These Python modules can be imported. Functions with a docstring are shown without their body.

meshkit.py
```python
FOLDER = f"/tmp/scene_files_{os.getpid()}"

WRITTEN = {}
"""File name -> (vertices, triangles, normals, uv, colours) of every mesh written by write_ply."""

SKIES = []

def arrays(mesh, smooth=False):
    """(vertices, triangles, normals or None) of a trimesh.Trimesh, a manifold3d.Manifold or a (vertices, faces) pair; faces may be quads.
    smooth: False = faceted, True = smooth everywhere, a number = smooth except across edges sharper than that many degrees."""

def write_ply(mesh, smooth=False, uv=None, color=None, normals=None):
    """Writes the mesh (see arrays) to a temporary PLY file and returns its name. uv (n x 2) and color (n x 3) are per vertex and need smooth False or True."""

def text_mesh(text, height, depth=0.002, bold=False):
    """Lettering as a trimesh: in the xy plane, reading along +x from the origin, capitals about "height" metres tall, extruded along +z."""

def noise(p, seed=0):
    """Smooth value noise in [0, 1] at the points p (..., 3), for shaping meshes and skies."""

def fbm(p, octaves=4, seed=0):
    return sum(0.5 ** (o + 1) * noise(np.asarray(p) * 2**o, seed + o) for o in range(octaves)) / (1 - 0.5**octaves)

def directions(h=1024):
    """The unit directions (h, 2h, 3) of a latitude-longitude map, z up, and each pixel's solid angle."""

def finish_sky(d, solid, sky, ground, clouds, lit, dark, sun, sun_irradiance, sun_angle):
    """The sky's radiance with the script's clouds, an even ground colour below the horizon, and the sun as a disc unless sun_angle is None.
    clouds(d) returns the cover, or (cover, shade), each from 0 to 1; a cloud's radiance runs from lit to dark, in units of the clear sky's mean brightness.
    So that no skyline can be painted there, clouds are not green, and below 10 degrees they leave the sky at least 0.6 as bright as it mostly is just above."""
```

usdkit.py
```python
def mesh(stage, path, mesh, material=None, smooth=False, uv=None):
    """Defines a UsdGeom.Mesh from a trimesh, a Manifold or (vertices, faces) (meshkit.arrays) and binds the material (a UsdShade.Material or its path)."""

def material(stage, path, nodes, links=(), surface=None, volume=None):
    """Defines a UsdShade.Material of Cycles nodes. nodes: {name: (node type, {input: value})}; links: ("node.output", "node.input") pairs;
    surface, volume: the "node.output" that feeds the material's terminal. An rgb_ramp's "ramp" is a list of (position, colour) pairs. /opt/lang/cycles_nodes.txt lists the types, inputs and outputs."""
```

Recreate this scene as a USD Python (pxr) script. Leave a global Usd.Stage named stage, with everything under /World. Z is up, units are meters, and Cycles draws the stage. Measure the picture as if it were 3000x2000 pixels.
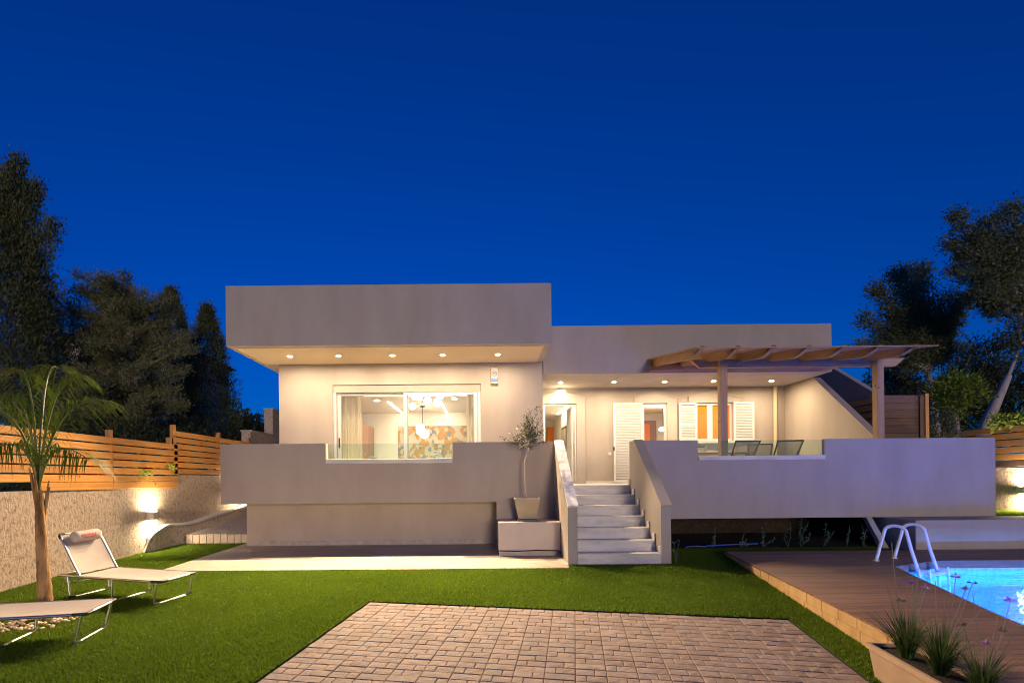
import math, random, numpy as np, trimesh, usdkit, meshkit
from pxr import Usd, UsdGeom, UsdLux, UsdShade, Gf, Sdf
from shapely.geometry import Polygon, box as sbox, Point
from shapely.ops import unary_union
from shapely import contains_xy

stage = Usd.Stage.CreateInMemory()
UsdGeom.SetStageUpAxis(stage, 'Z')
WORLD = UsdGeom.Xform.Define(stage, '/World')
EYE = 1.515
# ---------------------------------------------------------------- camera
cam = UsdGeom.Camera.Define(stage, '/World/camera')
cam.CreateFocalLengthAttr(18.0); cam.CreateHorizontalApertureAttr(36.0)
cam.CreateHorizontalApertureOffsetAttr(0.984); cam.CreateVerticalApertureOffsetAttr(4.824)
ROLL = 0.009
_c, _s = math.cos(ROLL), math.sin(ROLL)
cam.AddTransformOp().Set(Gf.Matrix4d(_c, 0, -_s, 0, _s, 0, _c, 0, 0, -1, 0, 0, 0, 0, EYE, 1))
cam.CreateExposureAttr(0.4)
cam.CreateClippingRangeAttr(Gf.Vec2f(0.05, 2000.0))
# ---------------------------------------------------------------- sky and last light
SUN_EL, SUN_ROT = math.radians(4.0), math.radians(171.5)
skym = usdkit.material(stage, '/World/Looks/sky', {
    't': ('sky_texture', {'sky_type': 'single_scattering', 'sun_disc': False, 'sun_elevation': SUN_EL, 'sun_rotation': SUN_ROT, 'ozone_density': 10.0, 'aerosol_density': 0.2}),
    'b': ('background_shader', {'strength': 0.15})}, [('t.color', 'b.color')], surface='b.background')
dome = UsdLux.DomeLight.Define(stage, '/World/sky')
UsdShade.MaterialBindingAPI.Apply(dome.GetPrim()).Bind(skym)
sun = UsdLux.DistantLight.Define(stage, '/World/afterglow')
sun.CreateNormalizeAttr(True); sun.CreateIntensityAttr(0.25); sun.CreateAngleAttr(10.0)
sun.CreateColorAttr(Gf.Vec3f(1.0, 0.78, 0.62))
_d = (math.sin(SUN_ROT) * math.cos(SUN_EL), math.cos(SUN_ROT) * math.cos(SUN_EL), math.sin(SUN_EL))
_m = Gf.Matrix4d(); _m.SetRotate(Gf.Rotation(Gf.Vec3d(0, 0, 1), Gf.Vec3d(*_d)))
sun.AddTransformOp().Set(_m)
BEAM = 340.0
LAMP = 4.6        # one dial for all the warm lamps

# ---------------------------------------------------------------- helpers
RNG = np.random.default_rng(11)
USED = {}
def free(parent, name):
    k = USED.get((parent, name), 0); USED[(parent, name)] = k + 1
    return name if k == 0 else f'{name}_{k:03d}'

def px(u, v, Y):
    a, b = u - 1418.0, v - 1402.0
    a, b = a * _c - b * _s, b * _c + a * _s
    return np.array([a / 1500 * Y, Y, EYE - b / 1500 * Y])
def gz(y):
    return 0.0413 * (np.minimum(y, 11.6) - 8.98)

class T:
    """a thing: an Xform under /World whose meshes are given in world coordinates"""
    def __init__(s, name, label=None, cat=None, loc=(0, 0, 0), group=None, kind=None):
        s.path = '/World/' + free('/World', name); s.loc = np.array(loc, float); s.src = s
        x = UsdGeom.Xform.Define(stage, s.path); s.x = x
        if np.any(s.loc): x.AddTranslateOp().Set(Gf.Vec3d(*map(float, s.loc)))
        tag(x.GetPrim(), label, cat, group, kind)
def tag(p, label=None, cat=None, group=None, kind=None):
    for k, v in (('label', label), ('category', cat), ('group', group), ('kind', kind)):
        if v: p.SetCustomDataByKey(k, v)
class P:
    def __init__(s, path, loc): s.path, s.loc = path, loc
def part(parent, name, mesh, mat, smooth=False, label=None, kind=None):
    v, f = geo(mesh)
    path = parent.path + '/' + free(parent.path, name)
    m = usdkit.mesh(stage, path, (v - parent.loc, f), mat, smooth=smooth)
    tag(m.GetPrim(), label, None, None, kind)
    return P(path, parent.loc)
def solo(name, mesh, mat, label=None, cat=None, group=None, kind=None, smooth=False):
    v, f = geo(mesh)
    m = usdkit.mesh(stage, '/World/' + free('/World', name), (v, f), mat, smooth=smooth)
    tag(m.GetPrim(), label, cat, group, kind); return m
def copy(t, loc, rotz=0, label=None, scale=None):
    path = '/World/' + free('/World', t.path.split('/')[-1])
    x = UsdGeom.Xform.Define(stage, path)
    was = t.x.GetPrim().GetCustomData()
    x.GetPrim().GetReferences().AddInternalReference(t.path); x.GetPrim().SetInstanceable(True)
    x.ClearXformOpOrder()
    o = x.GetOrderedXformOps()
    M = Gf.Matrix4d(); M.SetRotate(Gf.Rotation(Gf.Vec3d(0, 0, 1), float(rotz)))
    if scale:
        S = Gf.Matrix4d(); S.SetScale(Gf.Vec3d(*scale)); M = S * M
    M.SetTranslateOnly(Gf.Vec3d(*map(float, loc)))
    x.AddTransformOp().Set(M)
    tag(x.GetPrim(), label or was.get('label'), was.get('category'), was.get('group'))

def geo(m):
    if isinstance(m, MB): return m.get()
    if isinstance(m, (tuple, list)):
        v, f = np.asarray(m[0], float), np.asarray(m[1], int)
        if f.shape[1] == 4: f = np.vstack([f[:, [0, 1, 2]], f[:, [0, 2, 3]]])
        return v, f
    return np.array(m.vertices), np.array(m.faces)

_sg = np.array([[x, y, z] for x in (-1, 1) for y in (-1, 1) for z in (-1, 1)], float)
_ch = np.repeat(_sg, 3, 0); _cm = np.tile(np.array([[0, 1, 1], [1, 0, 1], [1, 1, 0]], float), (8, 1))
_hull = trimesh.Trimesh(_ch - _ch * _cm * 0.3, process=False).convex_hull
_ti = [int(np.argmin(np.abs(_hull.vertices - p).sum(1))) for p in (_ch - _ch * _cm * 0.3)]
_inv = {t: i for i, t in enumerate(_ti)}
_cf = np.array([[_inv[i] for i in f] for f in _hull.faces])
_bf = trimesh.creation.box([2, 2, 2])
def cbox(x0, x1, y0, y1, z0, z1, c=0.0):
    lo, hi = np.array([x0, y0, z0], float), np.array([x1, y1, z1], float)
    ce, h = (lo + hi) / 2, (hi - lo) / 2
    if c <= 0: return ce + np.array(_bf.vertices) * h, np.array(_bf.faces)
    c = min(c, h.min() * 0.8)
    return ce + _ch * (h - _cm * c), _cf
class MB:
    def __init__(s): s.v, s.f, s.n = [], [], 0
    def add(s, m):
        v, f = geo(m); s.v.append(v); s.f.append(f + s.n); s.n += len(v); return s
    def box(s, *a, c=0.0): return s.add(cbox(*a, c=c))
    def get(s): return np.vstack(s.v), np.vstack(s.f)
def BX(*a, c=0.0): return MB().box(*a, c=c)
def ext(poly, a, b, plane):
    """polygon (or point list) extruded from a to b; plane names its two axes"""
    if not isinstance(poly, Polygon): poly = Polygon(poly)
    out = MB()
    for g in getattr(poly, 'geoms', [poly]):
        m = trimesh.creation.extrude_polygon(g, b - a, engine='earcut')
        p = np.array(m.vertices); q = p[:, 2] + a
        v = {'xy': (p[:, 0], p[:, 1], q), 'xz': (p[:, 0], q, p[:, 1]), 'yz': (q, p[:, 0], p[:, 1])}[plane]
        out.add((np.stack(v, 1), np.array(m.faces)))
    return out
def sheet(poly, zf):
    out = MB()
    for g in getattr(poly, 'geoms', [poly]):
        if g.area < 1e-5: continue
        v, f = trimesh.creation.triangulate_polygon(g, engine='earcut')
        z = zf(v[:, 1]) if callable(zf) else np.full(len(v), zf)
        t = v[f]; cr = (t[:, 1, 0] - t[:, 0, 0]) * (t[:, 2, 1] - t[:, 0, 1]) - (t[:, 1, 1] - t[:, 0, 1]) * (t[:, 2, 0] - t[:, 0, 0]); f = np.where(cr[:, None] < 0, f[:, ::-1], f)
        out.add((np.column_stack([v, z]), f))
    return out
def tube(pts, r, sides=8, closed=False, cap=True):
    p = np.asarray(pts, float)
    t = np.gradient(p, axis=0); t /= np.linalg.norm(t, axis=1, keepdims=True) + 1e-12
    a = np.zeros_like(p); ref = np.array([0, 0, 1.0]) if abs(t[0, 2]) < 0.9 else np.array([1.0, 0, 0])
    for i in range(len(p)):
        x = np.cross(t[i], ref); x /= np.linalg.norm(x) + 1e-12
        a[i] = x; ref = np.cross(x, t[i])
    b = np.cross(t, a); ang = np.arange(sides) * 2 * np.pi / sides
    R = np.broadcast_to(r, (len(p),))
    v = p[:, None] + R[:, None, None] * (np.cos(ang)[None, :, None] * a[:, None] + np.sin(ang)[None, :, None] * b[:, None])
    i, j = np.meshgrid(np.arange(len(p) - 1), np.arange(sides), indexing='ij')
    q = np.stack([i * sides + j, i * sides + (j + 1) % sides, (i + 1) * sides + (j + 1) % sides, (i + 1) * sides + j], -1).reshape(-1, 4)
    f = np.vstack([q[:, [0, 1, 2]], q[:, [0, 2, 3]]]); v = v.reshape(-1, 3)
    if cap:
        n = len(v); v = np.vstack([v, p[0], p[-1]]); k = np.arange(sides); e = (len(p) - 1) * sides
        f = np.vstack([f, np.stack([np.full(sides, n), (k + 1) % sides, k], 1), np.stack([np.full(sides, n + 1), e + k, e + (k + 1) % sides], 1)])
    return v, f
def rounded(pts, r, n=5):
    """polyline with rounded corners"""
    P_ = [np.asarray(p, float) for p in pts]; out = [P_[0]]
    for a, b, c in zip(P_[:-2], P_[1:-1], P_[2:]):
        d1, d2 = a - b, c - b; l1, l2 = np.linalg.norm(d1), np.linalg.norm(d2)
        k = min(r, l1 * .45, l2 * .45); s, e = b + d1 / l1 * k, b + d2 / l2 * k
        for t in np.linspace(0, 1, n): out.append((1 - t) ** 2 * s + 2 * t * (1 - t) * b + t * t * e)
    out.append(P_[-1]); return np.array(out)
def ball(c, r, n=2):
    m = trimesh.creation.icosphere(n, 1.0); return np.array(m.vertices) * np.asarray(r) + np.asarray(c), np.array(m.faces)
def disc(c, r, h, axis='z', n=24):
    m = trimesh.creation.cylinder(r, h, sections=n); v = np.array(m.vertices)
    if axis == 'x': v = v[:, [2, 0, 1]]
    if axis == 'y': v = v[:, [0, 2, 1]]
    return v + np.asarray(c), np.array(m.faces)
def leaves(pos, dirs, L, W, rng, roll=None, droop=0.0):
    """diamond leaves at pos along dirs"""
    n = len(pos); d = dirs / (np.linalg.norm(dirs, axis=1, keepdims=True) + 1e-9)
    x = rng.normal(size=(n, 3)); s = np.cross(d, x); s /= np.linalg.norm(s, axis=1, keepdims=True) + 1e-9
    L = np.broadcast_to(L, (n,))[:, None] * rng.uniform(.7, 1.3, (n, 1)); W = np.broadcast_to(W, (n,))[:, None] * rng.uniform(.7, 1.3, (n, 1))
    mid = pos + d * L * .45
    tip = pos + d * L + np.array([0, 0, -1.0]) * L * droop
    v = np.stack([pos, mid + s * W / 2, tip, mid - s * W / 2], 1).reshape(-1, 3)
    k = np.arange(n)[:, None] * 4
    f = np.vstack([k + [0, 1, 2], k + [0, 2, 3]])
    return v, f

# ---------------------------------------------------------------- materials
def M(name, nodes, links, surface): return usdkit.material(stage, '/World/Looks/' + name, nodes, links, surface=surface)
def plain(name, col, rough=.5, metal=0.0, spec=.5, **kw):
    return M(name, {'p': ('principled_bsdf', dict(base_color=col, roughness=rough, metallic=metal, specular_ior_level=spec, **kw))}, [], 'p.BSDF')
def mottled(name, c1, c2, scale=3, rough=.8, bump=.3, bscale=60, bdist=.004, detail=4, contrast=(.3, .7), spec=.3, vec=None, island=0.0, stretch=(1, 1, 1)):
    """noise between two colours, fine bump"""
    n = {'g': ('geometry', {}), 'm': ('mapping', {'scale': stretch}),
         'n': ('noise_texture', {'scale': scale, 'detail': detail, 'roughness': .6}),
         'r': ('rgb_ramp', {'ramp': [(contrast[0], c1), (contrast[1], c2)]}),
         'b': ('noise_texture', {'scale': bscale, 'detail': 5, 'roughness': .65}),
         'u': ('bump', {'strength': bump, 'distance': bdist}),
         'p': ('principled_bsdf', {'roughness': rough, 'specular_ior_level': spec})}
    l = [('g.position', 'm.vector'), ('m.vector', 'n.vector'), ('m.vector', 'b.vector'), ('n.fac', 'r.fac'), ('b.fac', 'u.height'), ('u.normal', 'p.normal')]
    if island:
        n['o'] = ('object_info', {}); n['mr'] = ('map_range', {'to_min': 1 - island, 'to_max': 1 + island})
        n['h'] = ('hsv', {}); l += [('o.random', 'mr.value'), ('mr.result', 'h.value'), ('r.color', 'h.color'), ('h.color', 'p.base_color')]
    else: l += [('r.color', 'p.base_color')]
    return M(name, n, l, 'p.BSDF')
def wood(name, c1, c2, axis, rough=.6, var=.25, knots=True, scale=1.0):
    st = {'x': (1.2, 22, 22), 'y': (22, 1.2, 22), 'z': (22, 22, 1.2)}[axis]
    n = {'g': ('geometry', {}), 'o': ('object_info', {}), 'sc': ('vector_math', {'math_type': 'scale', 'vector1': (13.7, 7.1, 3.3)}),
         'ad': ('vector_math', {'math_type': 'add'}), 'm': ('mapping', {'scale': tuple(x * scale for x in st)}),
         'n': ('noise_texture', {'scale': 1.0, 'detail': 6, 'roughness': .65, 'distortion': .6}),
         'r': ('rgb_ramp', {'ramp': [(.28, c1), (.5, tuple((a + b) / 2 for a, b in zip(c1, c2))), (.72, c2)]}),
         'kn': ('voronoi_texture', {'scale': 3.2, 'randomness': 1.0}), 'kr': ('rgb_ramp', {'ramp': [(.0, (.25, .14, .08)), (.07, (.45, .3, .2)), (.11, (1, 1, 1))]}),
         'mx': ('mix', {'mix_type': 'multiply', 'fac': .8 if knots else 0.0}),
         'mr': ('map_range', {'to_min': 1 - var, 'to_max': 1 + var}), 'h': ('hsv', {}),
         'u': ('bump', {'strength': .35, 'distance': .003}), 'p': ('principled_bsdf', {'roughness': rough, 'specular_ior_level': .3})}
    l = [('o.random', 'sc.scale'), ('g.position', 'ad.vector1'), ('sc.vector', 'ad.vector2'), ('ad.vector', 'm.vector'), ('m.vector', 'n.vector'), ('n.fac', 'r.fac'),
         ('ad.vector', 'kn.vector'), ('kn.distance', 'kr.fac'), ('r.color', 'mx.color1'), ('kr.color', 'mx.color2'), ('mx.color', 'h.color'),
         ('o.random', 'mr.value'), ('mr.result', 'h.value'), ('h.color', 'p.base_color'), ('n.fac', 'u.height'), ('u.normal', 'p.normal')]
    return M(name, n, l, 'p.BSDF')
def leafm(name, c1, c2, trans=.3, rough=.5, scale=1.2):
    n = {'g': ('geometry', {}), 'r': ('rgb_ramp', {'ramp': [(0, c1), (1, c2)]}), 'n': ('noise_texture', {'scale': scale, 'detail': 2}),
         'a': ('math', {'math_type': 'multiply_add', 'value2': .6, 'value3': -.1}), 'ad': ('math', {'math_type': 'multiply_add', 'value2': .6}),
         'p': ('principled_bsdf', {'roughness': rough, 'specular_ior_level': .25}), 't': ('translucent_bsdf', {}), 'x': ('mix_closure', {'fac': trans})}
    l = [('g.position', 'n.vector'), ('n.fac', 'a.value1'), ('g.random_per_island', 'ad.value1'), ('a.value', 'ad.value3'), ('ad.value', 'r.fac'),
         ('r.color', 'p.base_color'), ('r.color', 't.color'), ('p.BSDF', 'x.closure1'), ('t.BSDF', 'x.closure2')]
    return M(name, n, l, 'x.closure')
def emit(name, col, strength): return M(name, {'e': ('emission', {'color': col, 'strength': strength})}, [], 'e.emission')
def pane(name, tint=(.97, .99, .98), rough=0.0, ior=1.45):
    return M(name, {'f': ('fresnel', {'IOR': ior}), 't': ('transparent_bsdf', {'color': tint}), 'g': ('glossy_bsdf', {'color': (1, 1, 1), 'roughness': rough}), 'x': ('mix_closure', {}), 'ge': ('geometry', {}), 'mr': ('map_range', {'to_min': ior, 'to_max': 1 / ior})},
             [('ge.backfacing', 'mr.value'), ('mr.result', 'f.IOR'), ('f.fac', 'x.fac'), ('t.BSDF', 'x.closure1'), ('g.BSDF', 'x.closure2')], 'x.closure')

m_plaster = mottled('plaster', (.312, .268, .232), (.385, .343, .305), scale=1.7, bump=.4, bscale=60, bdist=.005, contrast=(.25, .75), stretch=(1, 1, .3), detail=7)
m_plaster_low = mottled('plaster_low', (.318, .265, .225), (.385, .33, .285), scale=1.6, bump=.4, bscale=60, bdist=.005, contrast=(.25, .75), stretch=(1, 1, .3), detail=7)
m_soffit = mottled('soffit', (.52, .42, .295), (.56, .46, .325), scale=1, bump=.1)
m_room = plain('room_paint', (.78, .72, .62), .8)
m_white = plain('white_lacquer', (.54, .53, .515), .35)
m_stucco = mottled('rough_stucco', (.27, .205, .155), (.48, .385, .305), scale=19, bump=1.0, bscale=30, bdist=.03, contrast=(.33, .52), rough=.95, detail=7, stretch=(1, 1, .6))
m_marble = mottled('white_marble', (.58, .56, .54), (.34, .335, .34), scale=3, rough=.45, bump=.05, contrast=(.45, .78), stretch=(.7, 3, 3), detail=8)
m_marble2 = mottled('veined_marble', (.80, .78, .76), (.26, .25, .28), scale=2.2, rough=.45, bump=.05, contrast=(.45, .68), stretch=(1, 2.6, 1), detail=8)
m_patio = mottled('patio_concrete', (.30, .255, .21), (.385, .335, .285), scale=2.2, rough=.75, bump=.2, bscale=40, contrast=(.3, .7), stretch=(.6, 1.6, 1))
m_skirt = mottled('stone_skirting', (.30, .26, .23), (.46, .41, .36), scale=9, rough=.7)
m_turfbase = mottled('turf_base', (.07, .13, .006), (.12, .20, .014), scale=30, rough=.95, bump=1.0, bscale=160, bdist=.02)
m_turfedge = plain('turf_edge', (.012, .016, .006), .95)
m_blade = leafm('grass_blade', (.10, .175, .010), (.25, .35, .024), trans=.45, scale=.9)
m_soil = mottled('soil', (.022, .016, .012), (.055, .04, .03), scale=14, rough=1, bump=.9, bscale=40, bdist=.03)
m_gravel = mottled('gravel', (.30, .27, .25), (.62, .57, .52), scale=34, rough=.9, bump=1.0, bscale=45, bdist=.03, contrast=(.35, .65))
m_dry = mottled('dry_ground', (.05, .045, .03), (.09, .075, .05), scale=1.5, rough=1)
m_paver = mottled('stamped_stone', (.20, .142, .122), (.30, .23, .203), scale=5, rough=.75, bump=.8, bscale=11, bdist=.02, island=.12, contrast=(.3, .7))
m_joint = mottled('joint_sand', (.155, .114, .098), (.20, .15, .13), scale=20, rough=.95)
m_deck = wood('deck_wood', (.165, .088, .056), (.32, .19, .125), 'x', rough=.55, var=.16, knots=False)
m_cedar_y = wood('cedar_along', (.47, .195, .042), (.68, .34, .09), 'y', var=.14)
m_cedar_x = wood('cedar_across', (.46, .215, .065), (.66, .36, .13), 'x', var=.14)
m_cedar_z = wood('cedar_upright', (.44, .19, .055), (.60, .31, .10), 'z', var=.1)
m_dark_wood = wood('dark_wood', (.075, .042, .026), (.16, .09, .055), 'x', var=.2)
m_perg_x = wood('pergola_across', (.31, .175, .085), (.46, .285, .15), 'x', var=.08)
m_perg_y = wood('pergola_along', (.31, .18, .085), (.48, .295, .15), 'y', var=.1)
m_perg_z = wood('pergola_post', (.30, .17, .085), (.43, .27, .145), 'z', var=.05)
m_block = mottled('edging_stone', (.50, .30, .12), (.64, .42, .20), scale=5, rough=.85, bump=.5, bscale=40, bdist=.006, island=.1)
m_brick = mottled('edging_brick', (.46, .37, .29), (.55, .45, .36), scale=8, rough=.85, island=.06)
m_glass = pane('clear_glass')
m_glass_rail = pane('rail_glass', (.88, .95, .90))
m_orange = wood('orange_shutter', (.72, .185, .006), (.84, .25, .012), 'z', var=.03, knots=False, scale=1.5)
m_brownwood = wood('wardrobe_wood', (.30, .16, .09), (.44, .26, .16), 'z', var=.05, knots=False)
m_curtain = M('curtain_cloth', {'d': ('diffuse_bsdf', {'color': (.70, .62, .47)}), 't': ('translucent_bsdf', {'color': (.70, .62, .47)}), 'x': ('mix_closure', {'fac': .5})}, [('d.BSDF', 'x.closure1'), ('t.BSDF', 'x.closure2')], 'x.closure')
m_dark = plain('dark_plastic', (.02, .02, .022), .45)
m_alu = plain('aluminium', (.78, .78, .78), .28, 1.0)
m_steel = plain('ladder_steel', (.82, .82, .84), .3, 0.0)
m_fabric = mottled('lounger_fabric', (.40, .355, .325), (.46, .41, .375), scale=6, rough=.85, bump=.15, bscale=300, bdist=.001)
m_pink = plain('pink_print', (.75, .22, .18), .8)
m_pot = mottled('pot_resin', (.33, .27, .19), (.39, .32, .23), scale=4, rough=.45, bump=.05)
m_plinth = mottled('plinth_render', (.46, .40, .365), (.53, .47, .43), scale=2, bump=.3, bscale=60)
m_lowwall = mottled('lower_render', (.38, .315, .25), (.44, .37, .30), scale=1.6, bump=.3, bscale=70, stretch=(1, 1, .5))
m_trim = mottled('trim_plaster', (.35, .31, .27), (.39, .35, .31), scale=1.5, bump=.2, bscale=60)
m_trough = mottled('planter_resin', (.40, .27, .17), (.47, .33, .22), scale=5, rough=.6, bump=.2, bscale=25)
m_bark = mottled('bark', (.16, .11, .075), (.34, .26, .19), scale=9, rough=.95, bump=.9, bscale=24, bdist=.03, stretch=(1, 1, .35))
m_palebark = mottled('pale_bark', (.30, .25, .22), (.46, .40, .36), scale=6, rough=.9, bump=.6, bscale=20, bdist=.02, stretch=(1, 1, .35))
m_palmbark = mottled('palm_bark', (.17, .085, .035), (.46, .28, .12), scale=11, rough=.9, bump=.9, bscale=20, bdist=.03, contrast=(.35, .62), stretch=(1.6, 1.6, .25))
m_palmgreen = plain('palm_stalk', (.16, .17, .05), .45)
m_palmleaf = leafm('palm_leaf', (.07, .12, .012), (.24, .33, .035), trans=.35)
m_cypress = leafm('cypress_leaf', (.045, .058, .018), (.22, .23, .085), trans=.2, scale=1.5)
m_cedarleaf = leafm('cedar_leaf', (.09, .105, .04), (.42, .42, .20), trans=.2, scale=1.4)
m_acacia = leafm('acacia_leaf', (.07, .085, .032), (.32, .33, .15), trans=.3, scale=1.2)
m_darkleaf = leafm('dark_leaf', (.02, .028, .012), (.08, .09, .035), trans=.2)
m_limeleaf = leafm('lime_leaf', (.16, .22, .025), (.42, .50, .06), trans=.4)
m_olive = leafm('olive_leaf', (.035, .045, .026), (.12, .13, .085), trans=.25, scale=6)
m_tuft = leafm('tuft_blade', (.05, .09, .02), (.22, .30, .08), trans=.3, scale=8)
m_stalk = plain('dry_stalk', (.22, .20, .13), .7)
m_purple = plain('purple_petal', (.42, .18, .50), .7)
m_seed = leafm('seedling_leaf', (.08, .13, .09), (.22, .30, .22), trans=.3, scale=8)
m_textile = M('chair_textile', {'t': ('transparent_bsdf', {}), 'd': ('diffuse_bsdf', {'color': (.22, .185, .14)}), 'x': ('mix_closure', {'fac': .55})}, [('t.BSDF', 'x.closure1'), ('d.BSDF', 'x.closure2')], 'x.closure')
m_taupe = plain('chair_frame', (.07, .055, .04), .45)
m_blue = plain('blue_plastic', (.03, .09, .42), .4)
m_lampbody = plain('lamp_body', (.55, .50, .44), .4)
WARM = (1.0, .75, .46)
m_spot = emit('spot_lens', WARM, 420 * LAMP)
m_spot2 = emit('porch_spot_lens', WARM, 500 * LAMP)
m_globe = emit('globe_glass', (1.0, .85, .63), 30)
m_cove = emit('cove_light', (1.0, .84, .60), 42)
m_sconce = emit('sconce_lens', (1.0, .78, .48), 1500)
m_porchglobe = emit('porch_lamp_glass', (1.0, .76, .45), 14)
m_poollamp = emit('pool_lamp_lens', (.03, .27, 1.0), 17000)
m_poollamp2 = emit('pool_side_lamp_lens', (.03, .27, 1.0), 8000)

# ================================================================ setting
A10 = math.radians(10.0)
PC = np.array([-1.53, 6.78]); e1 = np.array([math.cos(A10), -math.sin(A10)]); e2 = np.array([-math.sin(A10), -math.cos(A10)])
COLW, ROWH, NC, NR = .268, .125, 19, 27
def pv(a, b): return PC + e1 * a + e2 * b
pave_poly = Polygon([pv(0, 0), pv(NC * COLW, 0), pv(NC * COLW, NR * ROWH), pv(0, NR * ROWH)])
DZ = .10
def deck_x(y): return 4.05 - .177 * (6.89 - y)
deck_poly = Polygon([(deck_x(9.68), 9.68), (14, 9.68), (14, 1.0), (deck_x(1.0), 1.0)])
pool_poly = Polygon([(6.35, 7.92), (7.42, 8.42), (13, 8.35), (13, 1.8), (3.95, 1.8), (4.35, 3.0), (5.03, 4.77), (5.24, 5.33), (5.62, 6.22), (6.07, 7.28)])
patio_poly = Polygon([(-5.34, 11.5), (-5.53, 8.66), (1.42, 8.63), (1.45, 8.9), (1.45, 11.3), (-5.17, 11.3)])
lawn_poly = Polygon([(-7.0, 11.6), (-7.0, -4), (8.2, -4), (8.2, 10.36), (3.25, 10.36), (3.25, 8.9), (1.45, 8.9), (1.45, 11.6)])
lawn_poly = lawn_poly.difference(pave_poly.buffer(.006, join_style=2)).difference(deck_poly).difference(patio_poly).difference(Polygon([(-5.3, 11.0), (1.5, 11.0), (1.5, 12), (-5.3, 12)]))
gp = sbox(-300, -60, 300, 500).difference(pool_poly.buffer(.3)).difference(sbox(-5.1, 11.2, 8.2, 20))
solo('ground', sheet(gp, -.75), m_dry, kind='structure')
for g in getattr(lawn_poly, 'geoms', [lawn_poly]): pass
lawn = solo('lawn', sheet(lawn_poly, lambda y: gz(y)), m_turfbase, kind='structure')
# cut edge of the turf, towards the paving and the patio
ed = MB()
def skirt(poly, zf, depth, out):
    rings = []
    for g in getattr(poly, 'geoms', [poly]): rings += [g.exterior] + list(g.interiors)
    for r in rings:
        c = np.array(r.segmentize(.5).coords)
        a, b = c[:-1], c[1:]; za, zb = zf(a[:, 1]), zf(b[:, 1]); n = len(a)
        v = np.stack([np.column_stack([a, za]), np.column_stack([b, zb]), np.column_stack([b, zb - depth]), np.column_stack([a, za - depth])], 1).reshape(-1, 3)
        k = np.arange(n)[:, None] * 4; out.add((v, np.vstack([k + [0, 1, 2], k + [0, 2, 3]])))
skirt(lawn_poly, gz, .06, ed)
solo('turf_edge', ed, m_turfedge, kind='structure')
# grass blades
def blades(poly, zf, n_of, seed, hmin=.018, hmax=.036):
    rng = np.random.default_rng(seed); V, out = 0, []
    x0, y0, x1, y1 = poly.bounds
    tot = n_of[0]
    x = rng.uniform(x0, x1, tot); y = y0 + (y1 - y0) * rng.uniform(0, 1, tot) ** n_of[1]
    k = contains_xy(poly, x, y); x, y = x[k], y[k]; n = len(x)
    h = rng.uniform(hmin, hmax, n); a = rng.uniform(0, 2 * np.pi, n); w = rng.uniform(.004, .008, n)
    lean = rng.normal(0, .014, (n, 2)); z = zf(y)
    dx, dy = np.cos(a) * w, np.sin(a) * w
    v = np.stack([np.column_stack([x - dx, y - dy, z]), np.column_stack([x + dx, y + dy, z]), np.column_stack([x + lean[:, 0], y + lean[:, 1], z + h])], 1).reshape(-1, 3)
    return v, np.arange(3 * n).reshape(-1, 3)
vis = lawn_poly.intersection(Polygon([(-7, 11.6), (-7, 5.5), (-4.6, 3.9), (4.3, 3.6), (8.2, 7), (8.2, 10.4), (3, 11.6)]))
solo('grass', blades(vis, gz, (900000, 1.25), 3), m_blade, kind='stuff', label='short green artificial grass covering the lawn', cat='grass')
# fringe on the cut edges
fr = MB(); ring = [g.exterior for g in getattr(vis, 'geoms', [vis])]
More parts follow.
